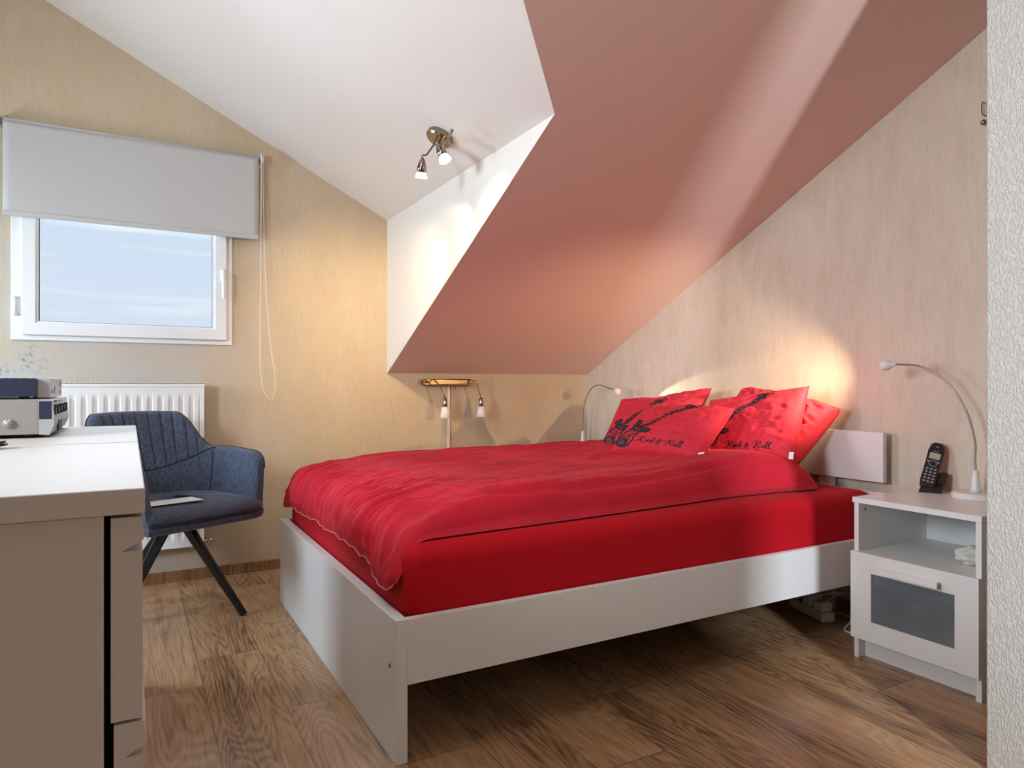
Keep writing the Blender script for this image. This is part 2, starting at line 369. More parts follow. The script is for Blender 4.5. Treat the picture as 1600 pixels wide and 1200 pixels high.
# window: fixed frame, opening sash, pane, handle, hinge
def window():
    root = empty('window_1', (0, YW, 0)); tag(root, kind='structure')
    def ring(bm, x0, x1, z0, z1, w, y0, y1, b=.004):
        """mitred rectangular frame, one closed solid"""
        o_ = [(x0, z0), (x1, z0), (x1, z1), (x0, z1)]; i_ = [(x0+w, z0+w), (x1-w, z0+w), (x1-w, z1-w), (x0+w, z1-w)]
        V = [[bm.verts.new((x, y, z)) for x, z in L] for L in (o_, i_) for y in (y0, y1)]   # of, ob, if, ib
        for k in range(4):
            q = (k+1) % 4
            for A_, B_ in ((0, 2), (2, 3), (3, 1), (1, 0)): bm.faces.new((V[A_][k], V[A_][q], V[B_][q], V[B_][k]))
        bmesh.ops.recalc_face_normals(bm, faces=bm.faces)
        if b:
            es = [e for e in bm.edges if not (abs(e.verts[0].co.x-e.verts[1].co.x) > 1e-6 and abs(e.verts[0].co.z-e.verts[1].co.z) > 1e-6)]
            bmesh.ops.bevel(bm, geom=es, offset=b*.7, segments=2, profile=.5, affect='EDGES')
    bm = bmesh.new(); ring(bm, -.432, .427, 1.09, 1.91, .045, -.012, .06); tag(obj('window_frame', bm, M_upvc, root))
    bm = bmesh.new(); ring(bm, -.395, .400, 1.112, 1.885, .052, -.032, .035, .006); sash = obj('window_sash', bm, M_upvc, root)
    bm = bmesh.new(); ring(bm, -.347, .352, 1.158, 1.842, .012, -.026, .0, .003); obj('glazing_bead', bm, M_upvc, sash)
    bm = bmesh.new(); ring(bm, -.337, .342, 1.168, 1.832, .004, -.016, .0, .0); obj('glazing_seal', bm, M_dark, sash)
    obj('pane', B(-.335, .340, -.008, -.004, 1.170, 1.830), M_pane, sash)
    bm = bmesh.new(); box(bm, .370, .392, -.044, -.032, 1.385, 1.445, .004)
    hb = obj('window_handle', bm, M_upvc, root)
    bm = bmesh.new(); tube(bm, smoothpts([(.381, -.044, 1.425), (.381, -.072, 1.425), (.381, -.078, 1.405), (.383, -.074, 1.34), (.384, -.070, 1.305)], 5), [.008]*21, 10)
    obj('grip', bm, M_upvc, hb, True)
    bm = bmesh.new(); tube(bm, [(-.417, -.022, 1.19), (-.417, -.022, 1.27)], .010, 12); box(bm, -.425, -.395, -.02, -.01, 1.20, 1.26, .002)
    obj('hinge', bm, M_upvc, root, True)
window()

# roller blind
def blind():
    t = empty('roller_blind', (0, YW, 2.0), 0, 'pale grey fabric roller blind half lowered over the window', 'blind')
    z0, z1 = 1.600-2.0, 1.985-2.0
    # cloth comes off the roller a little in front of the wall; bottom bar in its hem
    n = 40; vs = []; fs = []
    for i in range(n+1):
        x = -.453+(.538+.453)*i/n
        for j in range(25):
            z = z0+(z1-z0)*j/24
            y = -.062-.002*math.sin(i*.33+.6)*(1-j/24)
            vs.append((x, y, z))
    for i in range(n):
        for j in range(24): a = i*25+j; fs.append((a, a+25, a+26, a+1))
    cl = mobj('blind_cloth', vs, fs, M_blind, t); s = cl.modifiers.new('s', 'SOLIDIFY'); s.thickness = .0012
    obj('hem_bar', B(-.453, .538, -.067, -.057, z0-.004, z0+.018, .003), M_blind, t)
    bm = bmesh.new(); tube(bm, [(-.453, -.042, z1-.003), (.538, -.042, z1-.003)], .019, 20); obj('roller', bm, M_blind, t, True)
    for x, s in ((-.466, -1), (.550, 1)):
        bm = bmesh.new(); box(bm, x-.002, x+.002, -.066, 0, z1-.024, z1+.026, .001); box(bm, x-.012, x+.012, -.003, 0, z1-.024, z1+.026, .001)
        br = obj('bracket', bm, M_upvc, t)
        bm = bmesh.new(); tube(bm, [(x-s*.012, -.042, z1), (x-s*.003, -.042, z1)], .012, 16); obj('end_plug', bm, M_bolt, br, True)
    bm = bmesh.new(); tube(bm, [(.552, -.042, z1), (.562, -.042, z1)], .020, 20); obj('chain_wheel', bm, M_upvc, t, True)
    # endless bead chain
    path = smoothpts([(.552, -.062, z1), (.548, -.060, 1.50-2), (.545, -.056, 1.10-2), (.553, -.052, .92-2), (.578, -.05, .845-2), (.606, -.05, .845-2),
                      (.617, -.05, .93-2), (.592, -.052, 1.12-2), (.570, -.048, 1.45-2), (.562, -.03, z1)], 14)
    bm = bmesh.new(); tube(bm, path, .0014, 6)
    d = 0
    for a, b in zip(path, path[1:]):
        L = (b-a).length
        while d < L:
            bmesh.ops.create_icosphere(bm, subdivisions=1, radius=.0024, matrix=Matrix.Translation(a+(b-a)*(d/L))); d += .0075
        d -= L
    obj('bead_chain', bm, M_chain, t, True)
blind()

# panel radiator
def radiator():
    x0, x1, z0, z1, yf, yb = -.305, .297, .168, .905, 3.415, 3.475
    t = empty('panel_radiator', ((x0+x1)/2, YW, z0), 0, 'white fluted panel radiator mounted on the wall below the window', 'radiator')
    ox, oy, oz = t.location
    X0, X1, F_, B_ = x0-ox, x1-ox, yf-oy, yb-oy; H = z1-z0
    # fluted front panel: profile across x, faded at top and bottom
    nx, nz = 280, 40; vs = []; fs = []
    pitch = .0413
    for i in range(nx+1):
        x = X0+(X1-X0)*i/nx; ph = ((x-X0-.012) % pitch)/pitch
        d = max(0, min(1, (min(ph, 1-ph)-.16)/.10)); inx = 1 if .018 < x-X0 < (X1-X0)-.018 else 0
        for j in range(nz+1):
            z = H*j/nz
            e = min(z-.045, H-.055-z); f = max(0, min(1, e/.03)); f = f*f*(3-2*f)
            vs.append((x, F_+.0+.010*(1-d)*f*inx, z))
    for i in range(nx):
        for j in range(nz): a = i*(nz+1)+j; fs.append((a, a+nz+1, a+nz+2, a+1))
    mobj('front_panel', vs, fs, M_rad, t)
    bm = bmesh.new(); box(bm, X0, X0+.004, F_-.001, B_, 0, H, .001); obj('side_cover', bm, M_rad, t); obj('side_cover', B(X1-.004, X1, F_-.001, B_, 0, H, .001), M_rad, t)
    obj('rear_panel', B(X0, X1, B_-.008, B_, 0, H, .002), M_rad, t)
    bm = bmesh.new(); box(bm, X0-.003, X1+.003, F_-.003, B_+.002, H, H+.004, .001); box(bm, X0-.003, X1+.003, F_-.003, F_+.002, H-.012, H+.004, .001)
    for k in range(30): box(bm, X0+.02+k*.0192, X0+.03+k*.0192, F_+.01, B_-.01, H+.0035, H+.0065)
    obj('top_grille', bm, M_rad, t)
    for k in (-.2, .2): obj('wall_bracket', B(k-.012, k+.012, B_, -.0005, .12, .62, .002), M_rad, t)
    bm = bmesh.new(); tube(bm, [(X1-.01, (F_+B_)/2, .012), (X1+.020, (F_+B_)/2, .012)], .008, 14)
    v = obj('valve', bm, M_chrome, t, True)
    obj('valve_cap', LT([(.010, 0), (.013, .003), (.0135, .016), (.008, .022), (.001, .024)], (X1+.018, (F_+B_)/2, .012), (1, 0, 0), 20), M_chrome, v, True)
    bm = bmesh.new(); tube(bm, [(X1+.012, (F_+B_)/2, .012), (X1+.012, -.02, .012), (X1+.012, -.0005, .012)], .007, 12); obj('valve_pipe', bm, M_chrome, v, True)
    bm = bmesh.new(); tube(bm, [(X0+.01, (F_+B_)/2, H-.03), (X0-.05, (F_+B_)/2, H-.03)], .009, 14)
    tv = obj('thermostat_body', bm, M_bolt, t, True)
    obj('thermostat_head', LT([(.020, 0), (.027, .004), (.028, .028), (.027, .05), (.022, .056), (.001, .057)], (X0-.055, (F_+B_)/2+.03, H-.027), (0, -1, 0), 28), M_rad, tv, True)
radiator()

# ---------------------------------------------------------------- bed
BX0, BY0, BY1 = .5484, 1.5453, 2.9655
bed = empty('double_bed', ((BX0+XH)/2, (BY0+BY1)/2, 0), 0, 'white laminate double bed frame under the red mattress', 'bed')
def bedpart(name, x0, x1, y0, y1, z0, z1, b=.0015, m=None, parent=None):
    ox, oy, oz = bed.location
    return obj(name, B(x0-ox, x1-ox, y0-oy, y1-oy, z0, z1, b), m or M_white, parent or bed)
fb = bedpart('footboard', BX0, BX0+.030, BY0-.001, BY1, 0, .3427)
ox, oy, oz = bed.location
obj('bolt_cover', LT([(.0065, 0), (.0065, .002), (.004, .004), (.0001, .004)], (BX0-ox, 1.585-oy, .225), (-1, 0, 0), 16), M_bolt, fb, True)
for y0, y1 in ((BY0, BY0+.02), (BY1-.02, BY1)): bedpart('side_rail', BX0+.030, 2.44, y0, y1, .1845, .3418)
bedpart('headboard_panel', 2.440, 2.462, BY0-.003, BY1+.003, .537, .724)
bedpart('lower_headboard_panel', 2.440, 2.462, BY0-.003, BY1+.003, .20, .500)
for y in (1.80, 2.70): bedpart('headboard_post', 2.462, 2.486, y-.03, y+.03, 0, .70)
for y in (BY0+.022, BY1-.082): bedpart('leg', 2.38, 2.44, y, y+.06, 0, .20)
bedpart('dark_bed_base', BX0+.032, 2.438, BY0+.022, BY1-.022, .205, .225, .001, M_post)  # hidden bed base as a solid black slab, put in to darken underneath

# mattress in a red fitted sheet
def mattress():
    x0, x1, y0, y1, z0, z1 = .584, 2.432, BY0+.024, BY1-.024, .2255, .508
    cx, cy = (x0+x1)/2, (y0+y1)/2
    bm = B(x0-cx, x1-cx, y0-cy, y1-cy, 0, z1-z0, .045, 6)
    bmesh.ops.subdivide_edges(bm, edges=[e for e in bm.edges if e.calc_length() > .2], cuts=60, use_grid_fill=True)
    for v in bm.verts:
        n = noise.noise(Vector((v.co.x*3, v.co.y*3, v.co.z*16)))*.0045
        k = max(0, (v.co.x-.55))*1.0
        v.co += Vector((0, n if abs(v.co.y) > .5 else 0, 0))
        if abs(v.co.y) < .62 and abs(v.co.x) < .85: pass
    o = obj('mattress', bm, M_sheet, None, True); o.location = (cx, cy, z0)
    tag(o, 'thick mattress in a fitted dark red sheet lying in the white bed frame', 'mattress')
mattress()

# duvet: a puffy quilt lying on the mattress, its foot end hanging over
def duvet():
    NU, NV = 380, 340
    xfold, base = .66, .5125
    Rb, PH, hang = .06, math.radians(62), .075
    arc = Rb*PH
    def C(a):
        if a >= 0: return xfold+a, base, 0.0, 1.0
        s = -a
        if s < arc:
            p = s/Rb; return xfold-Rb*math.sin(p), base-Rb*(1-math.cos(p)), -math.sin(p), math.cos(p)
        r = s-arc
        return xfold-Rb*math.sin(PH)-r*math.cos(PH), base-Rb*(1-math.cos(PH))-r*math.sin(PH), -math.sin(PH), math.cos(PH)
    def near(x):   # near outline of the quilt in y as x grows
        xs = [.50, .58, .72, 1.15, 1.55, 1.79, 2.05, 2.25]; ys = [1.600, 1.600, 1.612, 1.640, 1.675, 1.700, 1.695, 1.665]
        return float(np.interp(x, xs, ys))
    amin, amax = -(arc+hang), 2.245-xfold
    vt, vb = [], []
    us = np.linspace(0, 1, NU); us = us**1.25
    for iu in range(NU):
        a0 = amin+(amax-amin)*us[iu]
        for iv in range(NV):
            t = iv/(NV-1); t = t-.10*math.sin(2*PI*t)/(2*PI)*1.0
            # ragged foot hem
            hem = .012*noise.noise(Vector((t*9, 3.1, 0)))+.006*noise.noise(Vector((t*38, 7.7, 0)))+.028*math.exp(-((t-.05)/.09)**2)-.02*math.exp(-(t/.02)**2)+.022*math.exp(-((t-1)/.10)**2)-.012*math.exp(-((t-.42)/.2)**2)
            w0 = max(0, 1-(a0-amin)/.30)
            a = a0-hem*w0
            headcurve = .030*math.sin(t*9)*max(0, (a0-(amax-.3))/.3)
            a += headcurve
            x, z, nx, nz = C(a)
            yn = near(x); yf = 2.985+.012*math.sin(x*5)
            y = yn+(yf-yn)*t
            # thickness with rounded rim
            du = min(a0-amin, (amax-a0)*1.0)/.11; dn = (y-yn)/.055; df = (yf-y)/.13
            def rim(q):
                q = max(0, min(1, q)); return math.sqrt(max(0, 1-(1-q)**2))
            ft = float(np.interp(a0-amin, [0, .02, .06, .14, .22, .32, .45], [0, .14, .28, .46, .70, .90, 1.0]))
            e = (ft*rim((a0-amin)/.012) if a0-amin < .5 else 1.0)*rim((amax-a0)/.11)*rim(dn)*rim(df)
            th = .086+.012*math.exp(-((y-yn-.12)/.10)**2)*max(0, min(1, (x-.62)/.2))
            th += .030*max(0, min(1, (x-1.62)/.30))*max(0, min(1, (y-1.72)/.16))*max(0, min(1, (2.75-y)/.3))
            th += .014*math.exp(-(((x-1.95)/.32)**2+((y-2.62)/.24)**2))
            th += .008*noise.noise(Vector((x*2.2, y*2.2, 1.3)))
            # gathers that run up from the foot hem
            f = math.exp(-(max(0, a0-amin)/.24)**1.6)
            td = t+.55*max(0, a0-amin)*(.35-t)+.05*noise.noise(Vector((a0*4, t*4, 2)))       # gathers fan out from the foot hem
            g = 1-abs(noise.noise(Vector((td*26, a0*4.5, 4.2))))*2.4
            g2 = 1-abs(noise.noise(Vector((td*55+1.5*noise.noise(Vector((a0*9, t*9, 1))), a0*7, 9.1))))*2.4
            wr = (.0200*g+.0115*g2)*f*min(1, max(0, (a0-amin)/.03)+.25)*(1.25-.5*t)*max(.35, min(1, t/.12))
            # long soft creases along the bed
            sk = noise.noise(Vector((x*1.3+y*2.5, y*9-x*2.2, 5)))
            sk2 = noise.noise(Vector((x*3+y*2, y*26-x*6, 8)))
            sk3 = noise.noise(Vector((x*9, y*9, 2)))
            wr += (1-.8*f)*(.0115*(1-abs(sk)*2)+.0036*(1-abs(sk2)*2)+.0030*sk3+.0016*noise.noise(Vector((x*22, y*30, 6))))
            # a long fold parallel to the near edge
            fold = y-(yn+.055+.02*math.sin(x*3+1))
            wr -= .020*math.exp(-(fold/.015)**2)*min(1, max(0, (x-.75)/.2))*(1-max(0, min(1, (x-2.0)/.2)))
            h = th*e+wr*min(1, e*2.4)*(1-max(0, 1-dn*1.5) if dn < .67 else 1)
            vt.append((x+nx*h, y, z+nz*h)); vb.append((x, yn+(yf-yn)*t, z+.0005))
    vs = vt+vb; n0 = NU*NV; fs = []
    for i in range(NU-1):
        for j in range(NV-1):
            a = i*NV+j; fs.append((a, a+NV, a+NV+1, a+1)); b = a+n0; fs.append((b, b+1, b+NV+1, b+NV))
    for i in range(NU-1):
        for j in (0, NV-1):
            a = i*NV+j; q = (a, a+n0, a+NV+n0, a+NV); fs.append(q if j == 0 else q[::-1])
    for j in range(NV-1):
        for i in (0, NU-1):
            a = i*NV+j; q = (a, a+1, a+1+n0, a+n0); fs.append(q if i == 0 else q[::-1])
    me = bpy.data.meshes.new('duvet'); me.from_pydata([(x-1.4, y-2.3, z-.51) for x, y, z in vs], [], fs)
    bm = bmesh.new(); bm.from_mesh(me); bmesh.ops.remove_doubles(bm, verts=bm.verts, dist=.0001); bmesh.ops.recalc_face_normals(bm, faces=bm.faces)
    o = obj('duvet', bm, M_red, None, True); o.location = (1.4, 2.3, .51)
    tag(o, 'bright red rumpled duvet spread over the mattress, foot end hanging over', 'duvet')
    # thread hem along the foot edge
    row = [Vector(vt[j])+Vector((-.0015, 0, -.001)) for j in range(4, NV-4, 2)]
    bm = bmesh.new(); tube(bm, [p-Vector((1.4, 2.3, .51)) for p in row], .0016, 5); h = obj('hem', bm, mat('pink_hem_thread', (.75, .25, .25), .7), o, True)
duvet()

# ---------------------------------------------------------------- cushions and pillows
class Cushion:
    """four corners (bl, br, tr, tl) in the room, puffed to thickness T; (u, v) in -1..1"""
    def __init__(s, bl, br, tr, tl, T, seed, crease=.004, pinch=.045, sag=0.0):
        s.c = [Vector(p) for p in (bl, br, tr, tl)]; s.T = T; s.seed = seed; s.cr = crease; s.pinch = pinch; s.sag = sag
        s.n = (s.c[1]-s.c[0]).cross(s.c[3]-s.c[0]).normalized()
        s.o = sum(s.c, Vector())/4
    def f(s, u, v, side=1, off=0.0):
        pu = u*(1-s.pinch*(1-v*v)*abs(u)**3); pv = v*(1-s.pinch*(1-u*u)*abs(v)**3)
        a, b = (pu+1)/2, (pv+1)/2; c = s.c
        p = c[0]*(1-a)*(1-b)+c[1]*a*(1-b)+c[2]*a*b+c[3]*(1-a)*b
        h = s.T/2*((1-u*u)*(1-v*v))**.36
        if side > 0:
            n1 = noise.noise(Vector((u*2.2+s.seed, v*2.2, s.seed)))
            edge = max(abs(u), abs(v)); e = max(0, (edge-.55)/.45)*(1-edge)*4
            n2 = noise.noise(Vector((u*7+s.seed, v*7, 3)))
            h *= 1+.16*n1
            h += s.cr*(n2*(.4+e)+(1-2*abs(noise.noise(Vector((u*3+v*5, v*3-u*4, s.seed*2)))))*.8)*min(1, (1-edge)*6)
            h += off
        p = p+s.n*(h*side)
        p.z -= s.sag*(1-u*u)*max(0, v)
        return p
    def build(s, name, m, label, cat, group, N=72):
        vs = []; fs = []; n0 = (N+1)**2
        for sd in (1, -1):
            for i in range(N+1):
                for j in range(N+1):
                    u = -math.cos(PI*i/N)*.35+(2*i/N-1)*.65; v = -math.cos(PI*j/N)*.35+(2*j/N-1)*.65
                    vs.append(s.f(u, v, sd)-s.o)
        for i in range(N):
            for j in range(N):
                a = i*(N+1)+j; fs.append((a, a+N+1, a+N+2, a+1)); b = a+n0; fs.append((b, b+1, b+N+2, b+N+1))
        me = bpy.data.meshes.new(name); me.from_pydata([tuple(v) for v in vs], [], fs)
        bm = bmesh.new(); bm.from_mesh(me); bmesh.ops.remove_doubles(bm, verts=bm.verts, dist=.0006); bmesh.ops.recalc_face_normals(bm, faces=bm.faces)
        o = obj(name, bm, m, None, True); o.location = s.o; s.ob = o
        rim = [s.f(-1+2*k/40, -1) for k in range(40)]+[s.f(1, -1+2*k/40) for k in range(40)]+[s.f(1-2*k/40, 1) for k in range(40)]+[s.f(-1, 1-2*k/40) for k in range(41)]
        bm = bmesh.new(); tube(bm, [p-s.o for p in rim], .0022, 6, False); obj('edge_seam', bm, m, o, True)
        return tag(o, label, cat, group)
    def stamp(s, name, m, test, res=300, off=.0012, box=(-1, 1, -1, 1)):
        u0, u1, v0, v1 = box
        U = np.linspace(u0, u1, int(res*(u1-u0)/2)+1); V = np.linspace(v0, v1, int(res*(v1-v0)/2)+1)
        uc = (U[:-1]+U[1:])/2; vc = (V[:-1]+V[1:])/2
        A, Bv = np.meshgrid(uc, vc, indexing='ij'); inside = test(A, Bv)
        idx = {}; vs = []; fs = []
        def g(i, j):
            k = (i, j)
            if k not in idx: idx[k] = len(vs); vs.append(s.f(U[i], V[j], 1, off)-s.o)
            return idx[k]
        for i, j in zip(*np.nonzero(inside)): fs.append((g(i, j), g(i+1, j), g(i+1, j+1), g(i, j+1)))
        return mobj(name, vs, fs, m, s.ob, True)

def seg_dist(X, Y, pts, w):
    """inside test of a stroke through pts with half widths w (number or list)"""
    r = np.zeros_like(X, bool); n = len(pts); w = [w]*n if not hasattr(w, '__len__') else w
    for (a, b, wa, wb) in zip(pts, pts[1:], w, w[1:]):
        dx, dy = b[0]-a[0], b[1]-a[1]; L = dx*dx+dy*dy+1e-12
        t = np.clip(((X-a[0])*dx+(Y-a[1])*dy)/L, 0, 1)
        r |= np.hypot(X-a[0]-t*dx, Y-a[1]-t*dy) < wa+(wb-wa)*t
    return r
def cr(pts, n=6): return [(p.x, p.y) for p in smoothpts([(a, b, 0) for a, b in pts], n)]
def ell(X, Y, cx, cy, a, b): return ((X-cx)/a)**2+((Y-cy)/b)**2 < 1

def guitar_tests(P0, P1):
    """electric guitar from tail P0 to head P1 in (u, v); returns black and grey tests"""
    dx, dy = P1[0]-P0[0], P1[1]-P0[1]; L = math.hypot(dx, dy); cx, cy = dx/L, dy/L
    def loc(U, V): a = U-P0[0]; b = V-P0[1]; return (a*cx+b*cy)/L, (-a*cy+b*cx)/L/1.35
    def black(U, V):
        x, y = loc(U, V)
        r = ell(x, y, .055, -.012, .062, .070)                             # lower bout, solid end
        r |= seg_dist(x, y, cr([(.02, .055), (.11, .088), (.21, .066), (.27, .060), (.33, .098), (.385, .108)]), [.012]*31)
        r |= seg_dist(x, y, cr([(.04, -.075), (.12, -.088), (.20, -.062), (.27, -.060), (.32, -.085), (.36, -.082)]), [.008]*31)
        r |= ell(x, y, .345, .080, .060, .036) | ell(x, y, .325, -.062, .050, .036)   # horns
        r |= (x > .25) & (x < .335) & (np.abs(y) < .062) & ~((np.abs(x-.285) < .008) & (np.abs(y) < .035))
        for k in range(5):                                                # hatched body drawing
            r |= seg_dist(x, y, cr([(.10+k*.032, -.055+.010*k), (.125+k*.030, .0), (.105+k*.034, .045)]), .0055)
        r |= seg_dist(x, y, cr([(.10, -.05), (.16, -.02), (.23, -.045)]), .006)
        r |= seg_dist(x, y, [(.30, 0), (.86, 0)], .019) & ~((np.abs(((x-.42)/.052) % 1-.5) < .10) & (x > .42) & (np.abs(y) < .010))
        r |= (x > .855) & (x < 1.0) & (np.abs(y-.004) < .026+.012*np.sin((x-.855)*45)) & ~((np.abs(x-.96) < .012) & (np.abs(y) < .012))
        for k in range(3): r |= ell(x, y, .88+k*.04, .045, .009, .010) | ell(x, y, .88+k*.04, -.040, .009, .010)
        return r & (np.abs(U) < .97) & (np.abs(V) < .97)
    def grey(U, V):
        x, y = loc(U, V); return (ell(x, y, .055, -.012, .035, .040) & (np.hypot(x-.05, y+.01) > .012)) & (np.abs(U) < .97) & (np.abs(V) < .97)
    return black, grey

def script_text(x0, x1, yb, H):
    """the words 'Rock & Roll' in slanted copperplate strokes; unit letters: x advance, y 0..1"""
    G = {
     'R': (.95, [([(.42, .98), (.34, .5), (.20, .05), (.05, -.02), (-.05, .10)], [.03, .05, .05, .03, .015]),
                 ([(.05, .70), (.12, .95), (.42, 1.02), (.72, .96), (.80, .78), (.62, .60), (.36, .52)], [.012, .02, .025, .04, .055, .03, .015]),
                 ([(.42, .52), (.55, .30), (.68, .04), (.84, -.03), (.96, .10)], [.02, .05, .05, .03, .012])]),
     'o': (.36, [([(.26, .42), (.12, .40), (.05, .18), (.12, .0), (.26, .06), (.32, .26), (.24, .42), (.40, .36)], [.02, .03, .05, .03, .03, .045, .02, .012])]),
     'c': (.32, [([(.30, .34), (.22, .43), (.10, .34), (.06, .12), (.15, .0), (.32, .10)], [.035, .02, .04, .05, .03, .012])]),
     'k': (.42, [([(.06, .0), (.16, .5), (.32, .98), (.22, 1.0), (.14, .6)], [.05, .045, .02, .015, .03]),
                 ([(.14, .20), (.30, .42), (.34, .34), (.18, .22), (.30, .02), (.44, .08)], [.012, .02, .03, .02, .045, .012])]),
     'l': (.27, [([(-.02, .06), (.14, .5), (.26, .95), (.18, 1.0), (.08, .5), (.06, .06), (.14, .0), (.28, .10)], [.012, .015, .02, .03, .05, .05, .03, .012])]),
     'e': (.70, [([(.60, .42), (.40, .10), (.20, -.02), (.06, .12), (.20, .34), (.40, .52), (.36, .70), (.22, .64), (.26, .40), (.46, -.22), (.22, -.34)], [.012, .03, .05, .045, .03, .045, .03, .02, .045, .03, .015])]),
     ' ': (.28, [])}
    S_ = []; x = 0
    for ch in 'Rock e Roll':
        adv, st = G[ch]
        for pts, w in st:
            n = 5; P = cr(pts, n); ww = np.interp(np.linspace(0, len(w)-1, len(P)), range(len(w)), w)
            S_.append(([(x+a+.12*b, b) for a, b in P], list(ww)))
        x += adv
    tot = x; k = (x1-x0)/tot
    def test(U, V):
        X = (U-x0)/k; Y = (V-yb)/H; r = np.zeros_like(X, bool)
        for pts, w in S_: r |= seg_dist(X, Y, pts, [q*1.25+.008 for q in w])
        return r
    return test, (x0-.04, x1+.08, yb-H*.45, yb+H*1.25)

GRP = 'guitar cushions propped at the head of the bed'
def guitar_cushion(corners, T, seed, label, p0, p1, text=True, tagu=(.985, -.985)):
    c = Cushion(*corners, T, seed, crease=.006); c.build('guitar_cushion', M_cush, label, 'cushion', GRP)
    bl, gr = guitar_tests(p0, p1)
    c.stamp('guitar_print', M_ink, bl, 330); c.stamp('guitar_print_highlight', M_inkgrey, gr, 260, .0018)
    if text:
        t, bx = script_text(-.38, .62, -.80, .17); c.stamp('lettering', M_ink, t, 620, .0014, bx)
        a = c.f(*tagu)-c.o; bm = bmesh.new()
        r = (c.c[1]-c.c[0]).normalized(); u = (c.c[3]-c.c[0]).normalized()
        q = [a-u*.002-r*.008, a-u*.002+r*.012, a+u*.028+r*.016, a+u*.026-r*.004]
        f = [bm.verts.new(p+c.n*.012) for p in q]; b = [bm.verts.new(p+c.n*.0105) for p in q]
        bm.faces.new(f); bm.faces.new(b[::-1])
        for i in range(4): bm.faces.new((f[i], b[i], b[(i+1) % 4], f[(i+1) % 4]))
        obj('care_tag', bm, M_tag, c.ob)
    return c
# plain pillows against the headboard
Cushion((2.17, 2.86, .60), (2.20, 2.36, .60), (2.385, 2.345, .885), (2.40, 2.86, .800), .12, 3.3, .007, .05).build(
    'pillow', M_cush, 'plain red pillow by the wall, behind the far guitar cushion', 'pillow', 'plain red pillows against the headboard')
Cushion((2.16, 2.16, .61), at(1243, 724, 2.66), at(1314, 640, 2.66), (2.40, 2.16, .885), .20, 8.1, .016, .03).build(
    'pillow', M_cush, 'plump plain red pillow nearest the bedside cabinet', 'pillow', 'plain red pillows against the headboard')
guitar_cushion((at(1105, 712, 2.90), at(1240, 720, 2.56), at(1264, 604, 2.68), at(1110, 626, 3.00)), .13, 1.7,
    'large red guitar cushion on the right, only the guitar neck showing', (-1.02, -.72), (.46, .93))
guitar_cushion((at(938, 702, 3.06), at(1062, 708, 2.80), at(1100, 624, 2.94), at(972, 624, 3.22)), .11, 5.2,
    'red guitar cushion farthest left, standing behind the front one', (-.84, -.90), (.30, .80), text=False)
guitar_cushion((at(954, 706, 2.86), at(1092, 720, 2.56), at(1148, 639, 2.66), at(1012, 636, 2.96)), .12, 9.4,
    'smaller red guitar cushion lying in front of the others', (-.86, -.86), (.42, .90))

# ---------------------------------------------------------------- bedside cabinets
def bedside(loc, label, group, full=True):
    """origin at the back-near corner on the floor; x 0..-.41 towards the room, y 0..0.39"""
    t = empty('bedside_cabinet', loc, 0, label, 'bedside cabinet', group)
    XF = -.398
    obj('top', B(XF-.006, .0, 0-.003, .393, .512, .530, .0015), M_white, t)
    for y0 in (0, .374):
        sp = obj('side_panel', B(XF, 0, y0, y0+.016, 0, .512, .001), M_white, t)
        if y0 > 0: obj('bolt_cover', LT([(.0055, 0), (.0055, .0012), (.0001, .0015)], (XF+.035, y0, .488), (0, -1, 0), 14), M_bolt, sp, True)
    obj('back_panel', B(-.008, -.002, .016, .374, .05, .512), M_white, t)
    obj('shelf', B(XF+.004, -.008, .016, .374, .338, .352, .001), M_white, t)
    obj('plinth', B(XF+.035, XF+.050, .016, .374, .0, .062, .001), M_white, t)
    bm = bmesh.new()
    box(bm, XF-.018, XF, -.001, .391, .292, .354, .0012); box(bm, XF-.018, XF, -.001, .391, .070, .135, .0012)
    box(bm, XF-.018, XF, -.001, .064, .130, .297, .0012); box(bm, XF-.018, XF, .320, .391, .130, .297, .0012)
    dr = obj('drawer', bm, M_white, t)
    obj('drawer_box', B(XF, -.03, .022, .368, .080, .30, .001), M_white, dr)
    obj('glass_panel', B(XF-.012, XF-.006, .060, .324, .131, .296, .0), M_smoke, dr)
    # bent metal lip handle
    prof = [(0, 0), (-.020, .006), (-.024, .003), (-.026, -.014), (-.023, -.014), (-.021, .0), (-.018, .002), (0, -.004)]
    bm = bmesh.new(); L = []
    for y in (.100, .282): L.append([bm.verts.new((XF-.018+a, y, .318+b)) for a, b in prof])
    n = len(prof); bm.faces.new(L[0]); bm.faces.new(L[1][::-1])
    for i in range(n): bm.faces.new((L[0][(i+1) % n], L[0][i], L[1][i], L[1][(i+1) % n]))
    obj('handle', bm, M_white, dr)
    return t
bs = bedside((2.5005, 1.0392, 0), 'white bedside cabinet with grey glass drawer and open shelf, near the camera', 'bedside cabinets either side of the bed')
bs2 = copy_tree(bs); bs2.location = (2.46, 3.055, 0)
bs2['label'] = 'second bedside cabinet, only its white top edge showing beyond the bed'

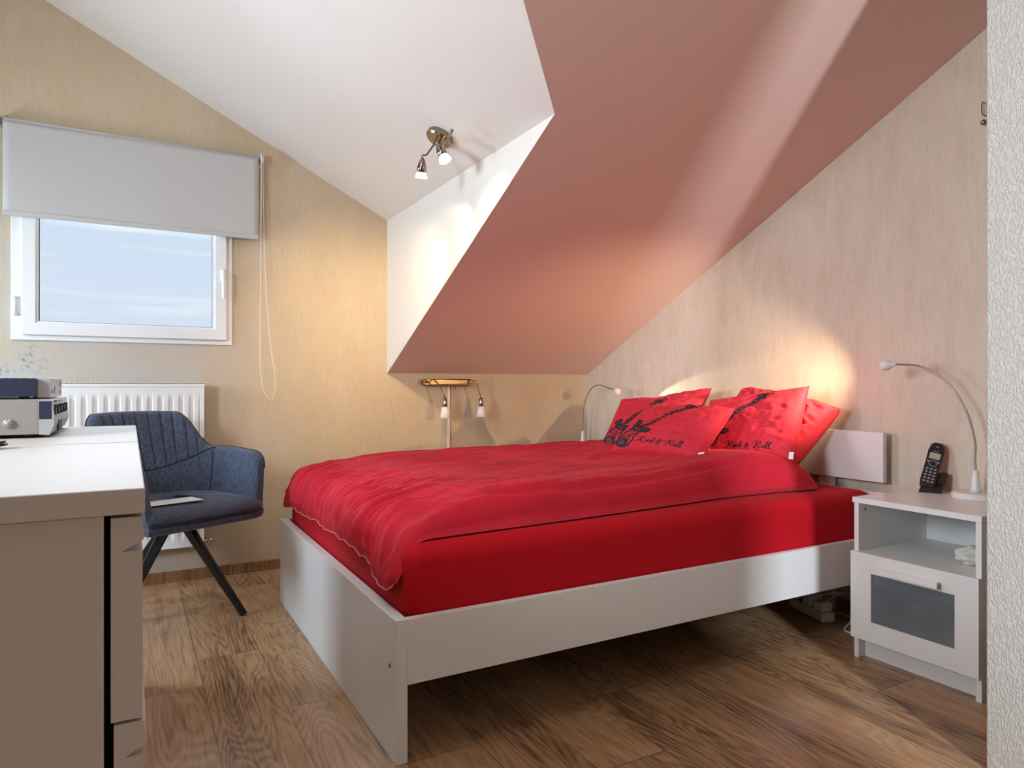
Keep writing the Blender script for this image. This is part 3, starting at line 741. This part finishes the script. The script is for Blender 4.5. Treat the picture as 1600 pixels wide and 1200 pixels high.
# crumpled cloth on the shelf
def cloth():
    vs = []; fs = []; nu, nv = 48, 24
    for i in range(nu):
        a = 2*PI*i/nu
        for j in range(nv+1):
            b = PI*j/nv; r = 1+.35*noise.noise(Vector((math.cos(a)*1.6, math.sin(a)*1.6, b*1.7)))+.14*noise.noise(Vector((math.cos(a)*5, math.sin(a)*5, b*5)))
            vs.append((.065*r*math.sin(b)*math.cos(a), .055*r*math.sin(b)*math.sin(a), max(.0, .022+.030*r*math.cos(b))))
    for i in range(nu):
        for j in range(nv): p = i*(nv+1)+j; q = ((i+1) % nu)*(nv+1)+j; fs.append((p, p+1, q+1, q))
    o = mobj('crumpled_cloth', vs, fs, M_towel); o.location = (2.265, 1.130, .3525)
    tag(o, 'small crumpled white cloth lying on the open shelf of the bedside cabinet', 'cloth')
cloth()

# arched bedside lamps
def arc_lamp(base, pts, head_dir, label, z0=.530):
    t = empty('bedside_lamp', (base[0], base[1], z0+.0005), 0, label, 'lamp', 'arched bedside lamps')
    o = Vector((base[0], base[1], z0))
    obj('base', LT([(.001, 0), (.066, 0), (.068, .004), (.068, .016), (.064, .020), (.001, .021)], (0, 0, 0), (0, 0, 1), 48), M_lampw, t, True).modifiers.new('e', 'EDGE_SPLIT')
    obj('stem', LT([(.017, .020), (.014, .03), (.009, .085), (.007, .092), (.001, .093)], (0, 0, 0), (0, 0, 1), 24), M_lampw, t, True)
    P = smoothpts([Vector((0, 0, .088))]+[Vector(p)-o for p in pts], 8)
    bm = bmesh.new(); tube(bm, P, .0036, 8); obj('gooseneck_arm', bm, M_lampa, t, True)
    e = P[-1]; d = Vector(head_dir).normalized()
    hd = obj('lamp_head', LT([(.004, -.012), (.007, -.008), (.007, 0), (.010, .004), (.017, .014), (.0195, .026), (.017, .036), (.014, .038)], e, d, 28), M_lampw, t, True)
    obj('lens', LT([(.0005, .0355), (.0135, .0355), (.0135, .0365), (.0005, .037)], e, d, 24), M_led, hd, True)
    return t, o+e, d
near_pts = [(2.415, 1.214, .66), (2.412, 1.213, .72), (2.402, 1.236, .820), (2.388, 1.290, .912), (2.368, 1.358, .962), (2.335, 1.413, .972), (2.322, 1.432, .972)]
la, lp, ld = arc_lamp((2.415, 1.212), near_pts, (-.12, 1, -.10), 'white arched lamp with a small round head, on the near bedside cabinet')
cb = smoothpts([(.0, 0, .0), (.012, .075, .004), (.03, .12, .006), (.055, .145, .004)], 6)
lamp('bedside_lamp_light', 'SPOT', lp+ld*.045, lp+Vector((-.10, 1, -.12)), 20.0, (1.0, .74, .45), spot_size=math.radians(96), spot_blend=1.0, shadow_soft_size=.006)
far_pts = [(2.395, 3.405, .60), (2.395, 3.405, .66), (2.385, 3.375, .78), (2.375, 3.30, .870), (2.355, 3.20, .900), (2.345, 3.09, .885), (2.340, 3.02, .874)]
lb, lq, le = arc_lamp((2.395, 3.405), far_pts, (-.05, -1, -.35), 'far arched bedside lamp, its lit head beside the red cushions')
lamp('far_bedside_lamp_light', 'SPOT', lq+le*.045, lq+Vector((.25, -1, -.55)), 3.0, (1.0, .80, .52), spot_size=math.radians(84), spot_blend=.15, shadow_soft_size=.006)

# cordless phone in its cradle
def phone():
    t = empty('cordless_phone', (2.435, 1.372, .530), math.radians(-64), 'black cordless phone handset standing in its charging cradle', 'phone')
    # local: x right, y away from the viewer, z up
    prof = [(-.040, 0), (.035, 0), (.038, .006), (.030, .060), (.022, .066), (.010, .064), (-.005, .030), (-.036, .016), (-.042, .008)]
    bm = bmesh.new(); L = []
    for x in (-.034, -.030, .030, .034):
        k = .92 if abs(x) > .032 else 1.0
        L.append([bm.verts.new((x, a*k, b*k)) for a, b in prof])
    n = len(prof); bm.faces.new(L[0]); bm.faces.new(L[-1][::-1])
    for r in range(3):
        for i in range(n): bm.faces.new((L[r][(i+1) % n], L[r][i], L[r+1][i], L[r+1][(i+1) % n]))
    bmesh.ops.recalc_face_normals(bm, faces=bm.faces)
    for v in bm.verts: v.co.x += v.co.z*.30+.004
    obj('charging_cradle', bm, M_blk, t)
    h = empty('handset', (-.008, -.016, .016)); h.parent = t; h.rotation_euler = (math.radians(-17), math.radians(13), 0)
    bm = bmesh.new(); pts = [(.021, 0), (.024, .02), (.0235, .06), (.024, .10), (.0245, .13), (.020, .152), (.010, .160)]
    out = [(-a, b) for a, b in pts]+[(a, b) for a, b in reversed(pts)]
    f = [bm.verts.new((a, -.011, b)) for a, b in out]; f2 = [bm.verts.new((a*.88, -.014, .008+b*.93)) for a, b in out]; bb = [bm.verts.new((a, .011, b)) for a, b in out]
    bm.faces.new(f2); bm.faces.new(bb[::-1]); n = len(out)
    for i in range(n):
        j = (i+1) % n; bm.faces.new((f2[j], f2[i], f[i], f[j])); bm.faces.new((f[j], f[i], bb[i], bb[j]))
    bmesh.ops.recalc_face_normals(bm, faces=bm.faces)
    hs = obj('handset_shell', bm, M_blk, h)
    obj('screen', B(-.0165, .0165, -.0152, -.0138, .100, .122, .001), M_lcd, h)
    obj('brand_strip', B(-.009, .009, -.0150, -.0138, .1265, .1285), M_key, h)
    obj('earpiece', B(-.003, .003, -.0150, -.0138, .142, .147, .0008), M_key, h)
    bm = bmesh.new(); ring = [(.012*math.cos(a), -.0146, .084+.010*math.sin(a)) for a in [2*PI*k/20 for k in range(21)]]
    tube(bm, ring, .0012, 6, False); box(bm, -.019, -.012, -.0155, -.0138, .088, .093, .001); box(bm, .012, .019, -.0155, -.0138, .088, .093, .001)
    obj('navigation_ring', bm, M_key, h)
    for r in range(5):
        for c in range(3): obj('key', B(-.0165+c*.0125, -.0085+c*.0125, -.0158, -.0138, .016+r*.0112, .0222+r*.0112, .0012), M_key, h)
    bm = bmesh.new(); c0 = t.location
    P = smoothpts([Vector((.030, .036, .008)), Vector((.075, .030, .010)), Vector((.125, .025, .006)), Vector((.165, .040, .003))], 8)
    tube(bm, P, .0017, 6); obj('power_lead', bm, M_cable, t, True)
phone()

# ---------------------------------------------------------------- wall sconce and cable duct
def sconce():
    t = empty('wall_spotlight_bar', (1.538, YW, .915), 0, 'brass wall light bar with two drooping white glass shades, below the main slope', 'wall lamp')
    bm = bmesh.new(); n = 24; hw, hh = .150, .020
    front, back = [], []
    for k in range(2*n):
        a = 2*PI*k/(2*n); cx = (hw-hh)*(1 if math.cos(a) > 0 else -1); q = (cx+hh*math.cos(a), hh*math.sin(a))
        front.append(q)
    def bulge(x): return -.052+.016*(x/hw)**2
    F1 = [bm.verts.new((x, bulge(x), z)) for x, z in front]; F0 = [bm.verts.new((x*.985, bulge(x)-.004, z*.82)) for x, z in front]; Bk = [bm.verts.new((x, -.0003, z)) for x, z in front]
    m2 = len(front); bm.faces.new(Bk)
    for i in range(m2):
        j = (i+1) % m2; bm.faces.new((F1[i], F1[j], Bk[j], Bk[i])); bm.faces.new((F0[i], F0[j], F1[j], F1[i]))
    half = m2//2
    # front face as strips between top and bottom points so it stays curved
    def zz(i): return F0[i]
    top = sorted([v for v in F0 if v.co.z >= -1e-6], key=lambda v: v.co.x); bot = sorted([v for v in F0 if v.co.z < 1e-6], key=lambda v: v.co.x)
    bm.faces.new(F0[::-1])
    bmesh.ops.recalc_face_normals(bm, faces=bm.faces)
    obj('back_bar', bm, M_brass, t)
    for x0, x1 in ((-.130, -.046), (.120, .172)):
        s = 1 if x1 > x0 else -1
        P = smoothpts([(x0, -.045, -.004), (x0+.018, -.085, .012), (x0+(x1-x0)*.55, -.098, -.010), (x1-.012, -.100, -.055), (x1, -.100, -.088)], 7)
        bm = bmesh.new(); tube(bm, P, .0035, 8); arm = obj('arm', bm, M_brass, t, True)
        hd = obj('lamp_holder', LT([(.004, .0), (.009, -.003), (.0125, -.010), (.0135, -.045), (.012, -.050)], (x1, -.100, -.084), (0, 0, 1), 24), M_nickel, arm, True)
        obj('glass_shade', LT([(.012, 0), (.0195, -.004), (.0245, -.035), (.0265, -.058), (.024, -.060), (.001, -.052)], (x1, -.100, -.132), (0, 0, 1), 28), M_frost, arm, True)
    bm = bmesh.new(); tube(bm, [(.044, -.035, -.018), (.044, -.035, -.036)], .004, 10); obj('switch_toggle', bm, M_brass, t, True)
sconce()
tag(obj('cable_duct', B(1.548, 1.561, YW-.010, YW-.0003, .045, .897, .002), M_tubew), 'slim white vertical cable duct running down from the brass wall light', 'cable duct')

# ---------------------------------------------------------------- ceiling spotlight cluster
def ceiling_spot():
    c0 = Vector((1.040, 2.420, ZC-KD*(1.040-XC))); nrm = Vector((-KD, 0, -1)).normalized()
    t = empty('ceiling_spotlight', c0, 0, 'round nickel ceiling light with three bendy spot heads on the white dormer ceiling', 'ceiling lamp')
    obj('ceiling_plate', LT([(.001, .0), (.050, .0005), (.052, .004), (.052, .020), (.046, .026), (.001, .028)], (0, 0, 0), nrm, 48), M_nickel, t, True).modifiers.new('e', 'EDGE_SPLIT')
    heads = [(at(660, 248, 2.60), at(657, 290, 2.62), (1.00, YW, 1.02), 'W'),
             (at(684, 226, 2.52), at(702, 263, 2.50), (XC, 2.62, 1.45), 'C'),
             (at(706, 206, 2.46), at(690, 232, 2.47), (XC, 2.28, 1.70), 'C2')]
    for i, (tail, nose, target, k) in enumerate(heads):
        tail = tail-c0; nose = nose-c0; d = (nose-tail).normalized(); L = .062
        root = nrm*.022+Vector((0.0, [.03, -.01, -.03][i], 0))
        mid = (root+tail)/2+nrm*.018
        if i == 2:
            root = nrm*.022+Vector((.0, -.02, 0)); tip = at(706, 204, 2.44)-c0
            P = smoothpts([root, root+nrm*.03+Vector((0, -.02, 0)), (at(692, 228, 2.44)-c0), (at(700, 216, 2.44)-c0), tip], 6)
            bm = bmesh.new(); tube(bm, P, .0045, 8); arm = obj('arm', bm, M_nickel, t, True)
            obj('knuckle', LT([(.001, -.006), (.006, -.004), (.007, 0), (.006, .004), (.001, .006)], tip, (0, 0, 1), 16), M_nickel, arm, True)
            continue
        bm = bmesh.new(); tube(bm, smoothpts([root, mid, tail-d*.012, tail], 7), .0038, 8); arm = obj('arm', bm, M_nickel, t, True)
        obj('spot_head', LT([(.003, -.004), (.007, .0), (.013, .012), (.0175, .030), (.0185, .050), (.0165, .051)], tail, d, 28), M_nickel, arm, True)
        obj('bulb', LT([(.012, .044), (.017, .052), (.0225, .066), (.0235, .071), (.018, .0712), (.001, .066)], tail, d, 28), M_bulb, arm, True)
    hp = [h[1] for h in heads]
    lamp('ceiling_spot_wall', 'SPOT', hp[0]+Vector((.0, .01, -.035)), (1.05, YW, 1.10), 16, (1.0, .70, .36), spot_size=math.radians(80), spot_blend=1.0, shadow_soft_size=.012)
    lamp('ceiling_spot_cheek', 'SPOT', hp[1]+Vector((.0, .01, -.035)), (XC, 2.80, 1.40), 2.8, (1.0, .80, .50), spot_size=math.radians(60), spot_blend=.35, shadow_soft_size=.012)
    lamp('ceiling_spot_side', 'SPOT', at(712, 222, 2.36), (XC, 2.28, 1.50), 1.8, (1.0, .80, .50), spot_size=math.radians(66), spot_blend=.5, shadow_soft_size=.012)
ceiling_spot()

# ---------------------------------------------------------------- chests of drawers
def chest(y0, y1, label, ztop=.780):
    x1 = .0158; W = .48; x0 = x1-W
    t = empty('chest_of_drawers', ((x0+x1)/2, (y0+y1)/2, 0), 0, label, 'chest of drawers', 'white chests of drawers in a row')
    ox, oy = t.location.x, t.location.y
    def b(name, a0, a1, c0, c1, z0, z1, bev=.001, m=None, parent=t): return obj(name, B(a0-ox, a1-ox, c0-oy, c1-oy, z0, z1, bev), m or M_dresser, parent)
    b('top', x0, x1, y0, y1, ztop-.030, ztop, .0015)
    b('side_panel', x0, x1-.042, y0+.003, y0+.019, 0, ztop-.0305); b('side_panel', x0, x1-.042, y1-.019, y1-.003, 0, ztop-.0305)
    b('back_panel', x0, x0+.006, y0+.019, y1-.019, .02, ztop-.031)
    b('inner_carcass', x0+.03, x1-.060, y0+.019, y1-.019, .04, ztop-.04, .001, M_dark)
    n = 3; h = (ztop-.034-.022)/n
    for k in range(n):
        zt = ztop-.034-k*h; zb = zt-h+.004
        # front with a scooped lip along its top edge, extruded along y
        xo = x1-.0025+.003*k; xi = x1-.035+.003*k
        prof = [(xi, zb), (xo, zb), (xo, zt-.032), (xo-.003, zt-.030), (xo-.020, zt-.022), (xi+.006, zt-.014), (xo-.004, zt-.001), (xo-.006, zt), (xi, zt)]
        prof = [(xi, zb), (xo, zb), (xo, zt-.040), (xi, zt-.040)]
        # overhanging lip: thin blade reaching forward and down
        bm = bmesh.new(); L = []
        for y in (y0+.003, y1-.003): L.append([bm.verts.new((a-ox, y-oy, z)) for a, z in prof])
        m_ = len(prof); bm.faces.new(L[0]); bm.faces.new(L[1][::-1])
        for i in range(m_): bm.faces.new((L[0][(i+1) % m_], L[0][i], L[1][i], L[1][(i+1) % m_]))
        bmesh.ops.recalc_face_normals(bm, faces=bm.faces)
        dr = obj('drawer', bm, M_dresser, t)
        bm = bmesh.new(); L = []
        lip = [(xo-.001, zt), (xo+.0015, zt-.027), (xo-.004, zt-.031), (xo-.012, zt-.034), (xo-.022, zt-.040), (xi, zt-.046), (xi, zt)]
        for y in (y0+.0025, y1-.0025): L.append([bm.verts.new((a-ox, y-oy, z)) for a, z in lip])
        m_ = len(lip); bm.faces.new(L[0]); bm.faces.new(L[1][::-1])
        for i in range(m_): bm.faces.new((L[0][(i+1) % m_], L[0][i], L[1][i], L[1][(i+1) % m_]))
        bmesh.ops.recalc_face_normals(bm, faces=bm.faces)
        obj('grip_lip', bm, M_dresser, dr)
    return t
chest(.9159, 1.655, 'white chest of drawers nearest the camera, its plain end facing us')
chest(1.660, 2.326, 'second white chest beyond the nearest one, carrying the two stacked machines', .781)

# stacked hi-fi boxes on the far chest
def machines():
    zt = .7815
    t = empty('silver_recorder', (-.33, 2.10, zt), 0, 'large silver box with round side knob and button front, lower of two stacked machines', 'recorder')
    ox, oy, oz = t.location
    P0 = Vector((-.215, 1.86))
    xf, y0, y1 = -.150, 1.870, 2.290; zb, z1 = .008, .087
    def b(name, a0, a1, c0, c1, h0, h1, m, bev=.001, parent=t): return obj(name, B(a0-ox, a1-ox, c0-oy, c1-oy, h0, h1, bev), m, parent)
    b('case', xf-.36, xf-.030, y0, y1, zb, z1, M_silver, .002)
    # front moulding: wedge that leans back towards the top
    bm = bmesh.new(); L = []
    prof = [(xf-.030, zb), (xf-.010, zb-.002), (xf, .030), (xf-.004, z1-.006), (xf-.008, z1), (xf-.030, z1)]
    for y in (y0-.001, y1+.001): L.append([bm.verts.new((a-ox, y-oy, z)) for a, z in prof])
    n = len(prof); bm.faces.new(L[0]); bm.faces.new(L[1][::-1])
    for i in range(n): bm.faces.new((L[0][(i+1) % n], L[0][i], L[1][i], L[1][(i+1) % n]))
    bmesh.ops.recalc_face_normals(bm, faces=bm.faces); fr = obj('front_panel', bm, M_silver2, t)
    b('smoked_window', xf-.029, xf-.005, y0-.0018, y0+.006, .042, .083, M_navy, .0005, fr)
    b('lower_stripe', xf-.003, xf+.0012, y0+.10, y0+.19, .010, .036, M_navy, .0005, fr)
    for k in range(4):
        c = y0+.035+k*.09
        bm = bmesh.new(); a0, a1, h0, h1, w = c, c+.055, .050, .074, .0016
        for q in ((a0, a1, h0, h0+w), (a0, a1, h1-w, h1), (a0, a0+w*1.6, h0, h1), (a1-w*1.6, a1, h0, h1)): box(bm, xf-.004-ox, xf-.0012-ox+.0022, q[0]-oy, q[1]-oy, q[2], q[3])
        obj('button_outline', bm, M_navy, fr)
    for k in range(5): b('button', xf-.004, xf+.0014, y0+.025+k*.075, y0+.040+k*.075, .058, .066, M_navy, .0005, fr)
    b('label_print', xf-.005, xf+.0005, y0+.05, y0+.20, .080, .0835, M_navy, .0002, fr)
    k = obj('side_knob', LT([(.001, .010), (.006, .009), (.0068, .006), (.0095, .0055), (.0105, .004), (.0105, 0)], (xf-.085-ox, y0-oy, .034), (0, -1, 0), 24), M_silver, t, True)
    for a in ((-.34, .03), (-.05, .03), (-.34, .38), (-.05, .38)):
        obj('foot', LT([(.012, 0), (.013, .009)], (xf+a[0]-ox, y0+a[1]-oy, 0), (0, 0, 1), 16), M_dark, t, True)
    # upper machine
    z2 = zt+z1
    u = empty('video_player', (-.36, 2.10, z2), 0, 'slim dark blue machine with silver front stacked on the silver recorder', 'player')
    ox, oy, oz = u.location; xf2, y2, y3 = -.185, 1.920, 2.24
    def b2(name, a0, a1, c0, c1, h0, h1, m, bev=.001, parent=u): return obj(name, B(a0-ox, a1-ox, c0-oy, c1-oy, h0, h1, bev), m, parent)
    cs = b2('case', xf2-.34, xf2-.004, y2, y3, .005, .048, M_navy, .0015)
    fp = b2('front_panel', xf2-.004, xf2+.022, y2-.001+.02, y3+.001, .003, .049, M_silver2, .001)
    bm = bmesh.new()
    for i in range(10):
        for j in range(5): box(bm, xf2-.31+i*.014-ox, xf2-.304+i*.014-ox, y2-.0006-oy, y2+.001-oy, .010+j*.0072, .0145+j*.0072)
    obj('side_vents', bm, M_dark, cs)
    bm = bmesh.new()
    for i in range(18): box(bm, xf2-.32+i*.018-ox, xf2-.313+i*.018-ox, y2+.01-oy, y2+.10-oy, .0478, .0486)
    obj('top_vents', bm, M_dark, cs)
    for c0, c1, h0, h1 in ((y2+.045, y2+.052, .012, .022), (y2+.056, y2+.072, .012, .022), (y2+.11, y2+.113, .012, .030), (y2+.118, y2+.121, .012, .030), (y2+.26, y2+.285, .010, .020), (y2+.26, y2+.285, .026, .044)):
        b2('front_marking', xf2+.020, xf2+.0226, c0, c1, h0, h1, M_navy, .0002, fp)
    for a in ((-.31, .03), (-.03, .03), (-.31, .29), (-.03, .29)):
        obj('foot', LT([(.010, 0), (.010, .006)], (xf2+a[0]-ox, y2+a[1]-oy, 0), (0, 0, 1), 16), M_dark, u, True)
machines()
# coiled dark lead at the left edge of the near chest
bm = bmesh.new(); P = []
for k in range(90):
    a = k*.35; P.append((-.012*math.sin(a*.37)-.02+.016*math.cos(a), .022*math.sin(a), .004+.010*k/90))
tube(bm, P, .0022, 6); o = obj('coiled_lead', bm, M_blk, None, True); o.location = (-.212, 1.605, .7802)
tag(o, 'small coiled black lead at the left edge of the white chest top', 'cable')

# ---------------------------------------------------------------- armchair
def armchair():
    A = math.radians(27.3); O = Vector((.150, 2.948, 0))
    t = empty('upholstered_armchair', O, A, 'dark blue-grey upholstered armchair with black metal legs, by the radiator', 'armchair')
    # plan of the shell, top and bottom, u in 0..1 from left arm to right arm
    plan_t = smoothpts([(-.265, -.205, 0), (-.283, -.07, 0), (-.285, .06, 0), (-.245, .185, 0), (-.135, .262, 0), (0, .282, 0), (.135, .262, 0), (.245, .185, 0), (.285, .06, 0), (.283, -.07, 0), (.265, -.205, 0)], 40)
    plan_b = smoothpts([(-.225, -.235, 0), (-.236, -.08, 0), (-.235, .04, 0), (-.200, .140, 0), (-.110, .195, 0), (0, .208, 0), (.110, .195, 0), (.200, .140, 0), (.235, .04, 0), (.236, -.08, 0), (.225, -.235, 0)], 40)
    n = len(plan_t); NV = 30
    zb = .405
    def ztop(u):
        d = abs(u-.5)*2                # 0 back centre .. 1 arm front
        k = max(0, min(1, (.475-d)/.22)); k = k*k*(3-2*k)
        z = .642+.152*k-.010*(d-.66)*(d > .66)*3
        z -= .010*(d/.4)**2 if d < .4 else .010*k
        # rounded front corner of the arm
        e = max(0, (d-.88)/.12); z -= .060*(1-math.sqrt(max(0, 1-e*e)))
        return z
    th = .034; Vv = []; idx = {}
    def pt(i, v, s):
        u = i/(n-1); z1 = ztop(u); z = zb+(z1-zb)*v
        w = min(1, (z-zb)/.36); w = w**.8
        p = plan_b[i].lerp(plan_t[i], w)
        q = plan_b[min(i+1, n-1)].lerp(plan_t[min(i+1, n-1)], w)-plan_b[max(i-1, 0)].lerp(plan_t[max(i-1, 0)], w)
        nn = Vector((-q.y, q.x, 0)).normalized()      # outward
        d = abs(u-.5)*2
        tt = th*(.35+.65*math.sqrt(max(0, 1-max(0, (v-.90)/.10)**2)))*(.45+.55*math.sqrt(max(0, 1-max(0, (d-.95)/.05)**2)))
        back = max(0, min(1, (.52-d)/.08))
        rake = .035*max(0, (z-.55)/.25)*back
        p = Vector((p.x, p.y, z))
        if s < 0:
            # quilted channels on the upper inner back
            qv = max(0, min(1, (z-.63-.10*d*0)/.02))*back
            ch = abs(math.sin(u*PI*26)); tt -= qv*.011*(1-min(1, ch*1.6)**.5)
            tt += .004*qv
            p -= nn*tt
        else: p += nn*0
        p.y += rake
        return p
    vs = []; fs = []
    US = 4
    for s in (1, -1):
        for i in range(n):
            for j in range(NV+1): vs.append(pt(i, j/NV, s))
    n0 = n*(NV+1)
    for i in range(n-1):
        for j in range(NV):
            a = i*(NV+1)+j; fs.append((a, a+NV+1, a+NV+2, a+1)); b = a+n0; fs.append((b, b+1, b+NV+2, b+NV+1))
        a = i*(NV+1)+NV; fs.append((a, a+NV+1, a+NV+1+n0, a+n0)); a = i*(NV+1); fs.append((a, a+n0, a+NV+1+n0, a+NV+1))
    for j in range(NV):
        a = j; fs.append((a, a+1, a+1+n0, a+n0)); a = (n-1)*(NV+1)+j; fs.append((a, a+n0, a+1+n0, a+1))
    me = bpy.data.meshes.new('shell'); me.from_pydata([tuple(v) for v in vs], [], fs); bm = bmesh.new(); bm.from_mesh(me); bmesh.ops.recalc_face_normals(bm, faces=bm.faces)
    sh = obj('backrest_shell', bm, M_fabric, t, True)
    sd = sh.modifiers.new('sub', 'SUBSURF'); sd.levels = 1; sd.render_levels = 1
    # piping along the rim and the seams on the inside
    bm = bmesh.new(); tube(bm, [pt(i, .985, 1)+Vector((0, 0, .002)) for i in range(n)], .0030, 6); obj('rim_piping', bm, M_piping, sh, True)
    def inner(i, z):
        u = i/(n-1); z1 = ztop(u); p = pt(i, (z-zb)/(z1-zb), -1); c = Vector((0, 0, p.z)); return p+(c-p).normalized()*.0015
    lo, hi = int(n*.24), int(n*.76)
    bm = bmesh.new(); tube(bm, [inner(i, .555+.085*abs((i-(n-1)/2)/((hi-lo)/2))**1.6) for i in range(lo, hi+1, 3)], .0022, 6); obj('back_seam', bm, M_piping, sh, True)
    for k in range(8, 19):
        i = int(round(k/26*(n-1))); zc = .555+.085*abs((i-(n-1)/2)/((hi-lo)/2))**1.6; zt_ = ztop(i/(n-1))-.012
        bm = bmesh.new(); tube(bm, [inner(i, zc+(zt_-zc)*q/8) for q in range(9)], .0016, 6); obj('channel_seam', bm, M_piping, sh, True)
    for i in (int(n*.24), int(n*.76)):
        bm = bmesh.new(); tube(bm, [inner(i, .44+.20*k/10) for k in range(11)], .0020, 6); obj('arm_seam', bm, M_piping, sh, True)
    # seat: lower pan and padded cushion, outline follows the shell inside
    def outline(inset, front):
        L = [plan_b[i] for i in range(n)]
        out = []
        for p in L:
            out.append(Vector((p.x*(1-inset), p.y*(1-inset), 0)))
        k = 14; a, b = out[-1], out[0]
        for q in range(1, k):
            s = q/k; p = a.lerp(b, s); out.append(Vector((p.x, p.y-front*math.sin(PI*s)**.7, 0)))
        return out
    def stack(levels, name, m, parent):
        bm = bmesh.new(); rings = []
        for inset, front, z, dome in levels:
            O_ = outline(inset, front); rings.append([bm.verts.new((p.x, p.y, z+dome)) for p in O_])
        for a, b in zip(rings, rings[1:]):
            for i in range(len(a)): j = (i+1) % len(a); bm.faces.new((a[i], a[j], b[j], b[i]))
        c = bm.verts.new((0, -.02, levels[-1][2]+levels[-1][3]+.006))
        R = rings[-1]
        for i in range(len(R)): bm.faces.new((R[i], R[(i+1) % len(R)], c))
        bm.faces.new(rings[0][::-1]); bmesh.ops.recalc_face_normals(bm, faces=bm.faces)
        return obj(name, bm, m, parent, True)
    stack([(.30, -.02, .372, 0), (.06, .004, .376, 0), (.0, .012, .386, 0), (-.02, .016, .404, 0), (.0, .012, .412, 0)], 'seat_pan', M_fabric, t)
    st = stack([(.02, .010, .410, 0), (.0, .022, .416, 0), (-.01, .026, .428, 0), (.01, .020, .444, 0), (.06, .006, .456, 0), (.16, -.01, .463, 0), (.40, -.05, .468, 0), (.7, -.1, .469, 0)], 'seat_cushion', M_fabric, t)
    bm = bmesh.new(); OL = outline(-.012, .020); tube(bm, [Vector((p.x, p.y, .4125)) for p in OL[n-1:]+OL[:1]], .0028, 6); obj('seat_piping', bm, M_piping, st, True)
    # swivel column and four splayed legs (the base is turned a little against the seat)
    inv = t.matrix_basis.inverted() if False else Matrix.Rotation(-A, 4, 'Z') @ Matrix.Translation(-O)
    Mc = Vector((.162, 3.03, 0)); hub = inv @ Vector((.162, 3.03, .333))
    bm = bmesh.new(); tube(bm, [hub, hub+Vector((0, 0, .040))], .024, 24); obj('swivel_column', bm, M_legm, t, True)
    obj('mounting_plate', B(hub.x-.07, hub.x+.07, hub.y-.07, hub.y+.07, .366, .374, .002), M_legm, t)
    for fx, fy in ((.389, 2.846), (.375, 3.120), (-.070, 3.210), (-.045, 2.950)):
        f = inv @ Vector((fx, fy, .002)); dd = (Vector((fx, fy, 0))-Mc).normalized(); top = inv @ (Mc+dd*.028+Vector((0, 0, .362)))
        ax = (top-f).normalized(); side = Vector((0, 0, 1)).cross(ax).normalized(); up_ = ax.cross(side)
        bm = bmesh.new(); R = []
        for p, w, h in ((f, .009, .015), (top, .012, .021)):
            R.append([bm.verts.new(p+side*w*sx*c1+up_*h*sy*c2) for sx, sy, c1, c2 in ((1, .6, 1, 1), (.6, 1, 1, 1), (-.6, 1, 1, 1), (-1, .6, 1, 1), (-1, -.6, 1, 1), (-.6, -1, 1, 1), (.6, -1, 1, 1), (1, -.6, 1, 1))])
        for i in range(8): j = (i+1) % 8; bm.faces.new((R[0][i], R[0][j], R[1][j], R[1][i]))
        bm.faces.new(R[0][::-1]); bm.faces.new(R[1]); bmesh.ops.recalc_face_normals(bm, faces=bm.faces)
        for v in bm.verts:
            if v.co.z < .0005: v.co.z = .0005
        obj('leg', bm, M_legm, t)
armchair()
# sheet of paper on the seat
bm = bmesh.new(); box(bm, -.105, .105, -.05, .05, 0, .0012, 0)
o = obj('paper_sheet', bm, M_paper); o.location = (.125, 2.80, .4725); o.rotation_euler = (0, 0, math.radians(20))
tag(o, 'folded white paper lying on the seat of the blue-grey armchair', 'paper')

# ---------------------------------------------------------------- power strip and cables under the bed
def power():
    t = empty('power_strip', (2.345, 1.78, 0), math.radians(72), 'white power strip with plugged-in adapters on the floor under the bed', 'power strip')
    obj('strip_body', B(-.11, .11, -.028, .028, 0, .036, .006, 3), M_cable, t)
    bm = bmesh.new()
    for k in range(3): lathe(bm, [(.016, .0365), (.018, .0372), (.018, .0362)], (-.07+k*.06, 0, 0), (0, 0, 1), 20)
    obj('sockets', bm, M_dark, t)
    obj('plug', B(-.10, -.055, -.024, .026, .037, .072, .006, 3), M_cable, t); obj('plug', B(-.035, .01, -.03, .03, .037, .085, .007, 3), M_cable, t)
    P = smoothpts([(-.03, -.02, .080), (-.10, -.09, .10), (-.16, -.06, .03), (-.20, .0, .004), (-.26, -.03, .003), (-.31, .02, .003)], 8)
    bm = bmesh.new(); tube(bm, P, .003, 8); obj('lead', bm, M_cable, t, True)
    P = smoothpts([(-.08, .0, .070), (-.04, -.10, .085), (.06, -.07, .05), (.10, -.06, .02), (.02, -.09, .004), (-.10, -.12, .004), (-.24, -.07, .0035)], 8)
    bm = bmesh.new(); tube(bm, P, .003, 8); obj('lead', bm, M_cable, t, True)
power()

# small cord hook high on the headboard wall beside the rough plaster
t = empty('wall_hook', (XH, 1.222, 1.79), 0, 'tiny dark metal hook with a hanging ring, high beside the rough plaster edge', 'hook')
bm = bmesh.new(); tube(bm, smoothpts([(-.0005, .004, .055), (-.014, .006, .055), (-.014, .006, .02), (-.014, -.002, .008), (-.0005, -.010, .008)], 6), .0022, 8); obj('hook_rod', bm, M_brass, t, True)
bm = bmesh.new(); bmesh.ops.create_icosphere(bm, subdivisions=2, radius=.010, matrix=Matrix.Translation((-.012, .002, -.012))); obj('hanging_ring', bm, M_nickel, t, True)
